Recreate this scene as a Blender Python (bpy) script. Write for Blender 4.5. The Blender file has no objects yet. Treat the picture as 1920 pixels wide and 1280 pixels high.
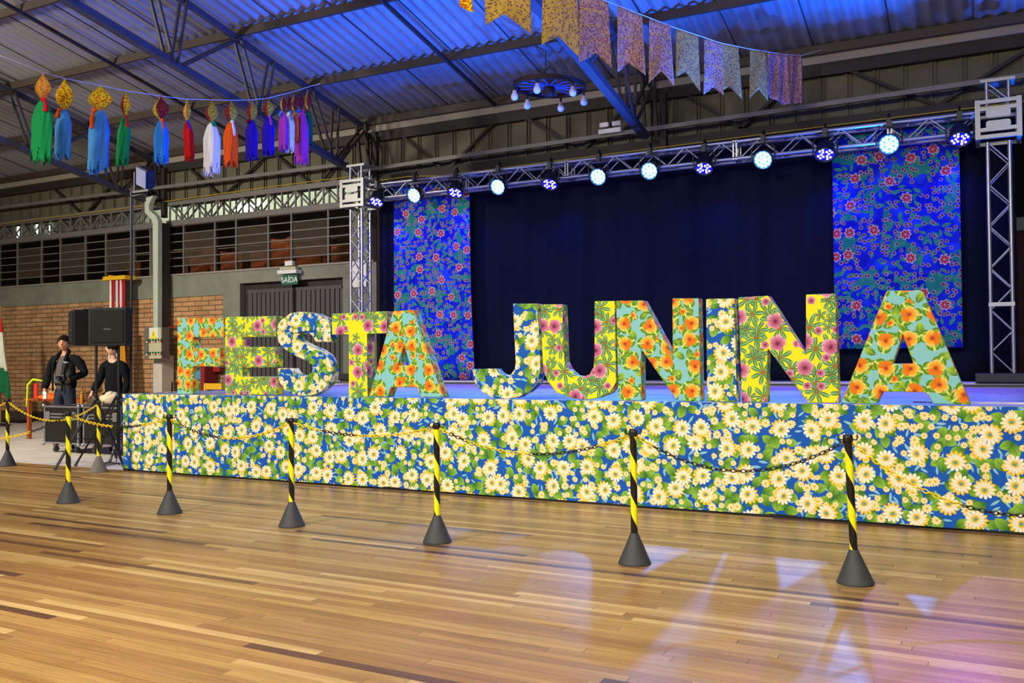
import bpy, bmesh, math, random
from mathutils import Vector, Matrix, noise
from mathutils.geometry import tessellate_polygon
random.seed(7)
S = bpy.context.scene
COL = S.collection
PI = math.pi

# ---------------------------------------------------------------- camera
F = 1690.0
TH = math.radians(27.6); PT = math.atan(35.8/1690.0); RO = 0.008; H = 1.37
_f = Vector((-math.sin(TH)*math.cos(PT), math.cos(TH)*math.cos(PT), math.sin(PT)))
_r0 = Vector((math.cos(TH), math.sin(TH), 0)); _u0 = _r0.cross(_f)
_r = _r0*math.cos(RO) - _u0*math.sin(RO)
_u = _u0*math.cos(RO) + _r0*math.sin(RO)
cam = bpy.data.cameras.new('camera'); camo = bpy.data.objects.new('camera', cam); COL.objects.link(camo)
cam.sensor_width = 36; cam.sensor_fit = 'HORIZONTAL'; cam.lens = F/1920*36; cam.clip_end = 200
camo.matrix_world = Matrix(((_r.x,_u.x,-_f.x,0),(_r.y,_u.y,-_f.y,0),(_r.z,_u.z,-_f.z,H),(0,0,0,1)))
S.camera = camo
CAM = Vector((0,0,H))
# photo measurements turned into places on real planes of the hall
def ray(x, y): return _f*F + _r*(x-960) - _u*(y-640)
def PY(x, y, Y): d = ray(x,y); return CAM + d*(Y/d.y)
def PX(x, y, X): d = ray(x,y); return CAM + d*(X/d.x)
def PZ(x, y, z=0): d = ray(x,y); return CAM + d*((z-H)/d.z)
def PD(x, y, D): return CAM + ray(x,y)*(D/F)

# ---------------------------------------------------------------- view, world, lights
S.view_settings.view_transform = 'Standard'; S.view_settings.look = 'None'
S.view_settings.exposure = 0.0; S.view_settings.gamma = 1; S.view_settings.use_curve_mapping = False
W = bpy.data.worlds.new('world'); S.world = W; W.use_nodes = True
W.node_tree.nodes['Background'].inputs[0].default_value = (1.0, .9, .78, 1)
W.node_tree.nodes['Background'].inputs[1].default_value = 0.075

def aim(o, loc, tgt):
    o.location = loc; o.rotation_euler = (Vector(tgt)-Vector(loc)).to_track_quat('-Z', 'Y').to_euler()
def area(name, loc, tgt, power, size, col=(1,1,1), sy=None, spread=PI):
    l = bpy.data.lights.new(name, 'AREA'); l.energy = power; l.size = size; l.color = col; l.spread = spread
    if sy: l.shape = 'RECTANGLE'; l.size_y = sy
    o = bpy.data.objects.new(name, l); COL.objects.link(o); aim(o, loc, tgt); return o
def spot(name, loc, tgt, power, ang, col, blend=.5, rad=.08):
    l = bpy.data.lights.new(name, 'SPOT'); l.energy = power; l.spot_size = math.radians(ang); l.spot_blend = blend
    l.color = col; l.shadow_soft_size = rad
    o = bpy.data.objects.new(name, l); COL.objects.link(o); aim(o, loc, tgt); return o
WARM = (1.0, .92, .79)
area('hall_lamp', (-6.5, -1.2, 5.8), (-5.5, 6.0, 0), 350, 1.4, WARM, spread=2.3)
area('hall_lamp', (2.0, -1.0, 5.8), (-.5, 6.0, 0), 255, 1.2, WARM, spread=2.3)
area('hall_lamp', (-14.5, 3.5, 5.4), (-14.5, 12.5, 1.0), 560, .8, WARM, spread=2.4)
area('hall_lamp', (-3.0, -1.5, 6.6), (-3.2, 2.2, 0), 330, 1.4, WARM, spread=2.3)
BLUE = (.004, .11, 1.0); DEEP = (.02, .03, 1.0); CYAN = (.12, .5, 1.0); VIOLET = (.30, .08, 1.0)
# added unseen blue spots emulating stage light bounced off the deck onto the roof
for _x, _p, _d in ((-8.6, 700, -1.2), (-6.4, 2300, -1.4), (-4.2, 2700, -1.2), (-2.0, 2900, -.8), (.2, 1500, -.4), (2.4, 1300, -.3)):
    spot('added_roof_wash', (_x, 12.75, 1.25), (_x+_d, 9.9, 7.0), _p, 80, BLUE, .9)
spot('added_roof_wash', (1.4, 12.9, 2.6), (.5, 11.6, 6.5), 3200, 80, BLUE, .9)
spot('added_roof_wash', (-1.4, 12.9, 3.4), (-1.2, 11.9, 6.5), 1500, 84, BLUE, .9)
spot('added_roof_wash', (1.6, 12.4, 3.2), (-11.0, 9.3, 6.9), 4800, 46, (.03,.12,1.0), .9)
spot('added_roof_wash', (2.5, 10.5, 1.4), (-6.5, 8.5, 7.2), 3600, 54, (.03,.09,1.0), .9)

# ---------------------------------------------------------------- materials
def lin(c):
    if isinstance(c, str):
        c = tuple(int(c[i:i+2], 16)/255 for i in (0, 2, 4))
    return tuple((v/12.92 if v <= .04045 else ((v+.055)/1.055)**2.4) for v in c[:3]) + (1.0,)
class M:
    def __init__(s, name):
        s.mat = bpy.data.materials.new(name); s.mat.use_nodes = True; s.nt = s.mat.node_tree
        s.b = s.nt.nodes['Principled BSDF']; s.out = s.nt.nodes['Material Output']
    def new(s, t, **kw):
        n = s.nt.nodes.new(t)
        for k, v in kw.items(): setattr(n, k, v)
        return n
    def put(s, sock, v):
        if isinstance(v, bpy.types.NodeSocket): s.nt.links.new(v, sock)
        else:
            if isinstance(v, str): v = lin(v)
            sock.default_value = v
    def m(s, op, a, b=None, c=None):
        n = s.new('ShaderNodeMath', operation=op); s.put(n.inputs[0], a)
        if b is not None: s.put(n.inputs[1], b)
        if c is not None: s.put(n.inputs[2], c)
        return n.outputs[0]
    def mix(s, f, a, b):
        n = s.new('ShaderNodeMix', data_type='RGBA'); s.put(n.inputs[0], f); s.put(n.inputs[6], a); s.put(n.inputs[7], b)
        return n.outputs[2]
    def mul(s, a, b):
        n = s.new('ShaderNodeMix', data_type='RGBA', blend_type='MULTIPLY'); n.inputs[0].default_value = 1
        s.put(n.inputs[6], a); s.put(n.inputs[7], b); return n.outputs[2]
    def uv(s): return s.new('ShaderNodeUVMap').outputs[0]
    def obj(s): return s.new('ShaderNodeTexCoord').outputs['Object']
    def vm(s, v, sc, off=(0,0,0)):
        n = s.new('ShaderNodeVectorMath', operation='MULTIPLY_ADD'); s.put(n.inputs[0], v)
        n.inputs[1].default_value = sc if isinstance(sc, tuple) else (sc, sc, sc); n.inputs[2].default_value = off
        return n.outputs[0]
    def noise(s, v, sc, det=3, rough=.5, col=False):
        n = s.new('ShaderNodeTexNoise'); s.put(n.inputs['Vector'], v); n.inputs['Scale'].default_value = sc
        n.inputs['Detail'].default_value = det; n.inputs['Roughness'].default_value = rough
        return n.outputs[1 if col else 0]
    def ramp(s, f, stops, const=False):
        n = s.new('ShaderNodeValToRGB'); s.put(n.inputs[0], f); e = n.color_ramp.elements
        if const: n.color_ramp.interpolation = 'CONSTANT'
        while len(e) < len(stops): e.new(.5)
        for i, (p, c) in enumerate(stops): e[i].position = p; e[i].color = lin(c) if isinstance(c, str) else (c, c, c, 1)
        return n.outputs[0]
    def sep(s, v):
        n = s.new('ShaderNodeSeparateXYZ'); s.put(n.inputs[0], v); return n.outputs
    def comb(s, x, y, z=0.0):
        n = s.new('ShaderNodeCombineXYZ'); s.put(n.inputs[0], x); s.put(n.inputs[1], y); s.put(n.inputs[2], z); return n.outputs[0]
    def bump(s, h, st=.3, d=.01):
        n = s.new('ShaderNodeBump'); s.put(n.inputs['Height'], h); n.inputs['Strength'].default_value = st; n.inputs['Distance'].default_value = d
        s.nt.links.new(n.outputs[0], s.b.inputs['Normal'])
    def fin(s, col=None, rough=.6, metal=0, spec=.5, em=None, es=0, sheen=0):
        if col is not None: s.put(s.b.inputs['Base Color'], col)
        s.put(s.b.inputs['Roughness'], rough); s.put(s.b.inputs['Metallic'], metal); s.put(s.b.inputs['Specular IOR Level'], spec)
        if em is not None: s.put(s.b.inputs['Emission Color'], em); s.b.inputs['Emission Strength'].default_value = es
        return s.mat
    def layer(s, v, sc, seed, rnd=.5):
        vv = s.vm(v, sc, (seed, seed*1.7, 0))
        n = s.new('ShaderNodeTexVoronoi', voronoi_dimensions='2D'); s.put(n.inputs['Vector'], vv)
        n.inputs['Scale'].default_value = 1; n.inputs['Randomness'].default_value = rnd
        d = s.new('ShaderNodeVectorMath', operation='SUBTRACT'); s.put(d.inputs[0], vv); s.put(d.inputs[1], n.outputs['Position'])
        x, y, _ = s.sep(d.outputs[0]); c = s.sep(n.outputs['Color'])
        r = s.m('SQRT', s.m('ADD', s.m('MULTIPLY', x, x), s.m('MULTIPLY', y, y)))
        a = s.m('ADD', s.m('ARCTAN2', y, x), s.m('MULTIPLY', c[0], 6.283))
        return dict(r=r, a=a, c0=c[0], c1=c[1], c2=c[2])
    def petals(s, L, n, R, depth, pw=.5, ph=0.0):
        k = s.m('POWER', s.m('ABSOLUTE', s.m('COSINE', s.m('MULTIPLY_ADD', L['a'], n/2, ph))), pw)
        edge = s.m('MULTIPLY', s.m('MULTIPLY_ADD', k, depth, 1-depth), R)
        return s.m('LESS_THAN', L['r'], edge), k, s.m('DIVIDE', L['r'], edge)
    def leaf(s, L, a, b):
        lx = s.m('MULTIPLY', L['r'], s.m('COSINE', L['a'])); ly = s.m('MULTIPLY', L['r'], s.m('SINE', L['a']))
        q = s.m('DIVIDE', lx, a); w = s.m('MULTIPLY', s.m('SUBTRACT', 1.0, s.m('MULTIPLY', q, q)), b)
        ay = s.m('ABSOLUTE', ly)
        return s.m('LESS_THAN', ay, w), s.m('LESS_THAN', ay, .018), lx

def simple(name, col, rough=.6, metal=0, spec=.5, nz=0.0, sc=6, bump=0):
    k = M(name)
    if nz:
        f = k.noise(k.obj(), sc, 4, .6); c = lin(col)
        d = tuple(v*(1-nz) for v in c[:3]) + (1,); e = tuple(min(1, v*(1+nz)) for v in c[:3]) + (1,)
        cc = k.mix(f, d, e)
        if bump: k.bump(f, bump, .01)
    else: cc = lin(col)
    return k.fin(cc, rough, metal, spec)

def mat_daisy():
    k = M('daisy_fabric'); v = k.uv()
    c = k.mix(k.noise(v, 5, 2), '0a4cac', '1260c4')
    for sd, sc in ((3.3, 12), (8.1, 10)):
        L = k.layer(v, sc, sd, .8); f, vn, _ = k.leaf(L, .42, .11); f = k.m('MULTIPLY', f, k.m('GREATER_THAN', L['c2'], .4)); c = k.mix(f, c, '8cc4d8')
    for sd, sc, th in ((1.1, 8.2, .3), (5.7, 7.2, .25)):
        L = k.layer(v, sc, sd, .75); f, vn, lx = k.leaf(L, .48, .31)
        f = k.m('MULTIPLY', f, k.m('GREATER_THAN', L['c2'], th))
        g = k.mix(k.m('MULTIPLY_ADD', lx, 1.3, .5), '2f7024', '93c440'); g = k.mix(k.m('MULTIPLY', vn, .5), g, '2b6428')
        c = k.mix(f, c, g)
    for sd, sc, th in ((9.2, 13.5, .62), (2.4, 9.4, .70)):
        L = k.layer(v, sc, sd, .8); f, kk, q = k.petals(L, 9, .37, .42, .6)
        f = k.m('MULTIPLY', f, k.m('GREATER_THAN', L['c1'], th))
        g = k.ramp(q, [(0, 'b87c1a'), (.16, 'd99f22'), (.24, 'f3dc7a'), (.6, 'f7efca'), (.85, 'f3dc88')])
        g = k.mix(k.m('MULTIPLY', k.m('LESS_THAN', kk, .4), .8), g, 'd9a838'); c = k.mix(f, c, g)
    L = k.layer(v, 4.5, 0.4, .66); f, kk, q = k.petals(L, 13, .37, .40, .55)
    f = k.m('MULTIPLY', f, k.m('LESS_THAN', L['c1'], .90))
    side = k.m('MULTIPLY_ADD', k.m('SINE', k.m('MULTIPLY_ADD', L['c1'], 9.0, L['a'])), .20, 0.0)
    g = k.ramp(k.m('ADD', q, side), [(0, '4d9c9c'), (.10, '6fae8a'), (.15, 'dca41c'), (.30, 'f4d13f'), (.42, 'f8f2d8'), (.78, 'f8f3dc'), (.98, 'f6c92c')])
    g = k.mix(k.m('MULTIPLY', k.m('LESS_THAN', kk, .45), k.m('GREATER_THAN', q, .3)), g, 'd8b050')
    c = k.mix(f, c, g)
    return k.fin(c, .75, 0, .3)
def mat_hib():
    k = M('orange_hibiscus_fabric'); v = k.uv(); c = lin('86c8cc')
    for sd, sc in ((7.7, 7.0), (2.9, 8.2)):
        L = k.layer(v, sc, sd, .7); f, vn, lx = k.leaf(L, .44, .26); f = k.m('MULTIPLY', f, k.m('GREATER_THAN', L['c2'], .62))
        g = k.mix(k.m('MULTIPLY_ADD', lx, 1.4, .5), '2c6a1c', '9fcc34'); g = k.mix(k.m('MULTIPLY', vn, .6), g, 'd4e070'); c = k.mix(f, c, g)
    for sc, sd, R, rnd, thr in ((8.2, 4.4, .27, .4, .5), (4.9, 1.7, .33, .42, -.1)):
        L = k.layer(v, sc, sd, rnd)
        on = k.m('GREATER_THAN', L['c2'], thr)
        f, kk, q = k.petals(L, 3, R*1.55, .80, .45, 1.1); f = k.m('MULTIPLY', f, on)
        g = k.mix(k.m('FRACT', k.m('MULTIPLY', q, 2.5)), '2f6d1c', '97c52c'); g = k.mix(k.m('GREATER_THAN', kk, .995), g, 'd6e07a'); g = k.mix(k.m('LESS_THAN', kk, .5), g, '2b5e1e')
        c = k.mix(f, c, g)
        f, kk, q = k.petals(L, 5, R, .24, .5); f = k.m('MULTIPLY', f, on)
        g = k.ramp(q, [(0, '7c1c3c'), (.12, 'a3262a'), (.22, 'd9640e'), (.42, 'f0a01e'), (.8, 'f7c03c'), (1, 'fbe08c')])
        h = k.ramp(q, [(0, '8c1c34'), (.16, 'b4401c'), (.4, 'e4720c'), (1, 'ec8412')])
        g = k.mix(k.m('GREATER_THAN', k.m('SINE', k.m('ADD', L['a'], .9)), .35), g, h)
        g = k.mix(k.m('MULTIPLY', k.m('LESS_THAN', kk, .30), .75), g, 'c8540f')
        fine = k.m('GREATER_THAN', k.m('COSINE', k.m('MULTIPLY', L['a'], 25.0)), .75); g = k.mix(k.m('MULTIPLY', fine, .25), g, 'c86010'); c = k.mix(f, c, g)
    return k.fin(c, .7, 0, .3)
def mat_yel():
    k = M('yellow_tropical_fabric'); v = k.uv(); c = lin('f4e61c')
    for sc, sd, thr, R, n_ in ((5.0, 2.2, .12, .58, 7), (6.2, 7.9, .55, .55, 6), (8.5, 4.1, .72, .5, 5)):
        L = k.layer(v, sc, sd, .7); on = k.m('GREATER_THAN', L['c2'], thr)
        f, kk, q = k.petals(L, n_, R, .95, 1.05); f = k.m('MULTIPLY', f, on)
        g = k.mix(k.m('POWER', kk, 2.0), '1b5030', '5f9f5c'); g = k.mix(k.m('GREATER_THAN', kk, .988), g, 'a8c88a'); g = k.mix(k.m('LESS_THAN', q, .20), g, 'b5662c')
        c = k.mix(f, c, g)
    for sc, sd, thr, R in ((8.2, 3.1, .74, .30), (4.4, 6.3, .42, .32)):
        L = k.layer(v, sc, sd, .6); on = k.m('GREATER_THAN', L['c1'], thr)
        f, kk, q = k.petals(L, 5, R, .26, .55); f = k.m('MULTIPLY', f, on)
        g = k.ramp(k.m('MULTIPLY_ADD', k.m('SINE', L['a']), .12, q), [(0, '4d1c33'), (.14, '7a2c4a'), (.3, 'b04c74'), (.75, 'd07c9c'), (1, 'e6b0c4')])
        g = k.mix(k.m('MULTIPLY', k.m('LESS_THAN', kk, .38), .8), g, '8e3556'); c = k.mix(f, c, g)
    return k.fin(c, .7, 0, .3)
def mat_drape():
    k = M('blue_floral_drape'); v = k.uv()
    c = k.ramp(k.noise(v, 2.6, 1), [(.40, '0d18a8'), (.47, '1428c8'), (.52, '101fb4'), (.62, '1c3ce0')])
    c = k.mix(k.m('GREATER_THAN', k.noise(v, 3.8, 2), .57), c, '1f7a72')
    for sd, sc in ((1.1, 6.5), (5.7, 8.0)):
        L = k.layer(v, sc, sd, .8); f, vn, lx = k.leaf(L, .44, .16); f = k.m('MULTIPLY', f, k.m('GREATER_THAN', L['c2'], .4))
        c = k.mix(f, c, k.mix(vn, '3f8f70', '1c5850'))
    for sd, sc, thr in ((9.2, 10.5, .55), (3.9, 12.0, .6)):
        L = k.layer(v, sc, sd, .9); f, kk, q = k.petals(L, 6, .34, .45); f = k.m('MULTIPLY', f, k.m('GREATER_THAN', L['c1'], thr))
        g = k.ramp(q, [(0, '9888a0'), (.14, '401020'), (.5, '5c1c2c'), (.62, '8c7c9c'), (1, '9888a8')]); c = k.mix(f, c, g)
    L = k.layer(v, 2.7, 0.4, .8); f, kk, q = k.petals(L, 7, .21, .45, .8)
    g = k.ramp(q, [(0, '3a66a8'), (.2, 'b8a0a8'), (.34, 'a81c28'), (.7, 'c02c34'), (.85, 'c8b0b8')]); f = k.m('MULTIPLY', f, k.m('GREATER_THAN', L['c1'], .2)); c = k.mix(f, c, g)
    return k.fin(c, .85, 0, .1)
def mat_print(name, base, dots, thr=.3, sc=26, R=.34, stripes=None):
    k = M(name); v = k.uv(); c = lin(base)
    if stripes:
        y = k.sep(v)[1]; c = k.mix(k.m('LESS_THAN', k.m('FRACT', k.m('MULTIPLY', y, 5.2)), .16), c, stripes)
    for i, (col, cen) in enumerate(dots):
        L = k.layer(v, sc*(1+.25*i), 1.3+3.1*i, .8); f, kk, q = k.petals(L, 5, R, .3)
        f = k.m('MULTIPLY', f, k.m('GREATER_THAN', L['c1'], thr)); c = k.mix(f, c, k.mix(k.m('LESS_THAN', q, .35), col, cen))
    mt = k.fin(c, .85, 0, .1)
    # thin cloth lets some light through
    nt = k.nt; tr = nt.nodes.new('ShaderNodeBsdfTranslucent'); k.put(tr.inputs[0], c); ms = nt.nodes.new('ShaderNodeMixShader'); ms.inputs[0].default_value = .3
    nt.links.new(k.b.outputs[0], ms.inputs[1]); nt.links.new(tr.outputs[0], ms.inputs[2]); nt.links.new(ms.outputs[0], k.out.inputs[0])
    return mt
def mat_wood():
    k = M('strip_wood_floor'); v = k.uv(); x, y, _ = k.sep(v)
    PW = .066
    yr = k.m('DIVIDE', k.m('ADD', y, k.m('MULTIPLY', x, .012)), PW); row = k.m('FLOOR', yr)
    wn = k.new('ShaderNodeTexWhiteNoise', noise_dimensions='1D'); k.put(wn.inputs['W'], row)
    xr = k.m('ADD', k.m('DIVIDE', x, 2.1), k.m('MULTIPLY', wn.outputs[0], 9.0)); cl = k.m('FLOOR', xr)
    w2 = k.new('ShaderNodeTexWhiteNoise', noise_dimensions='2D'); k.put(w2.inputs['Vector'], k.comb(row, cl)); rv = w2.outputs[0]
    c = k.ramp(rv, [(0, '5c3f2e'), (.045, '6a4834'), (.06, '9a7040'), (.25, 'a87e48'), (.5, 'bc9454'), (.75, 'a07640'), (.9, 'c8a264'), (1, 'd4b070')])
    g = k.noise(k.comb(k.m('MULTIPLY', x, 2.2), k.m('MULTIPLY', y, 60), k.m('MULTIPLY', rv, 40)), 1.0, 4, .65)
    c = k.mul(c, k.ramp(g, [(.25, .62), (.55, .98), (.8, 1.15)]))
    big = k.noise(v, .5, 3); c = k.mul(c, k.ramp(big, [(.3, .80), (.7, 1.08)]))
    fy = k.m('FRACT', yr); fx = k.m('FRACT', xr)
    gap = k.m('MAXIMUM', k.m('LESS_THAN', fy, .035), k.m('LESS_THAN', fx, .0022))
    c = k.mix(k.m('MULTIPLY', gap, .55), c, '3c2618')
    scr = k.noise(k.comb(k.m('MULTIPLY', x, 3), k.m('MULTIPLY', y, 3), 0.0), 6, 6, .7)
    ro = k.m('ADD', k.m('MULTIPLY_ADD', scr, .22, .2), k.m('MULTIPLY', gap, .3))
    k.bump(k.m('SUBTRACT', k.m('MULTIPLY', g, .3), gap), .12, .004)
    return k.fin(c, ro, 0, .5)
def mat_brick():
    k = M('brick_wall'); v = k.uv(); n = k.new('ShaderNodeTexBrick'); 
    vv = k.new('ShaderNodeVectorMath', operation='ADD'); k.put(vv.inputs[0], v); k.put(vv.inputs[1], k.vm(k.noise(v, 7, 2, .5, True), .022))
    k.put(n.inputs['Vector'], vv.outputs[0]); n.inputs['Scale'].default_value = 1; n.inputs['Brick Width'].default_value = .40
    n.inputs['Row Height'].default_value = .105; n.inputs['Mortar Size'].default_value = .011; n.inputs['Mortar Smooth'].default_value = .4
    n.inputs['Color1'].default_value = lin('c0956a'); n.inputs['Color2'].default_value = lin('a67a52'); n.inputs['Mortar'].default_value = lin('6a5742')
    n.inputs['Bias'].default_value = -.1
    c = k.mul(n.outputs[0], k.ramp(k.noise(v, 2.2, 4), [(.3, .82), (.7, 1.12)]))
    k.bump(k.m('SUBTRACT', 1.0, n.outputs[1]), .8, .02)
    return k.fin(c, .85, 0, .2)
def mat_concrete(name, a, b, sc=2.5):
    k = M(name); o = k.obj(); f = k.noise(o, sc, 6, .6); k.bump(k.noise(o, 22, 4), .3, .01); return k.fin(k.mix(k.ramp(f, [(.3, .0), (.7, 1.0)]), a, b), .85, 0, .25)
def mat_stage():
    k = M('stage_deck_vinyl'); v = k.uv(); x, y, _ = k.sep(v)
    g = k.noise(k.comb(k.m('MULTIPLY', x, .35), k.m('MULTIPLY', y, 9), 0.0), 1.5, 4, .6)
    c = k.mix(k.ramp(g, [(.35, .0), (.65, 1.0)]), '62626c', 'c8c8d4'); c = k.mix(k.m('LESS_THAN', k.m('FRACT', k.m('MULTIPLY', y, 1.02)), .02), c, '505058')  # pale streaks paint reflected stage light into the deck colour
    return k.fin(c, k.m('MULTIPLY_ADD', g, .25, .2), 0, .6)
def mat_spiral():
    k = M('yellow_black_tape'); v = k.uv(); x, y, _ = k.sep(v)
    t = k.m('FRACT', k.m('ADD', x, k.m('MULTIPLY', y, 3.5)))
    return k.fin(k.mix(k.m('LESS_THAN', t, .46), '161414', 'f2e610'), .35, 0, .5)
def mat_led(name, col, st):
    k = M(name); return k.fin(lin('101020'), .4, em=lin(col), es=st)
def mat_glass(name, tint, mixv, diff):
    k = M(name); nt = k.nt; t = nt.nodes.new('ShaderNodeBsdfTransparent'); t.inputs[0].default_value = lin(tint)
    k.fin(lin(diff), .25, 0, .5); ms = nt.nodes.new('ShaderNodeMixShader'); ms.inputs[0].default_value = mixv
    nt.links.new(t.outputs[0], ms.inputs[1]); nt.links.new(k.b.outputs[0], ms.inputs[2]); nt.links.new(ms.outputs[0], k.out.inputs[0]); return k.mat
def mat_tassel(name, col):
    k = M(name); o = k.obj(); x, y, z = k.sep(o)
    g = k.noise(k.comb(k.m('MULTIPLY', x, 60), k.m('MULTIPLY', y, 60), k.m('MULTIPLY', z, 9)), 1.2, 4, .6); c = lin(col)
    d = tuple(q*.6 for q in c[:3]) + (1,); k.bump(g, .6, .02)
    return k.fin(k.mix(g, d, c), .9, 0, .1)

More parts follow.
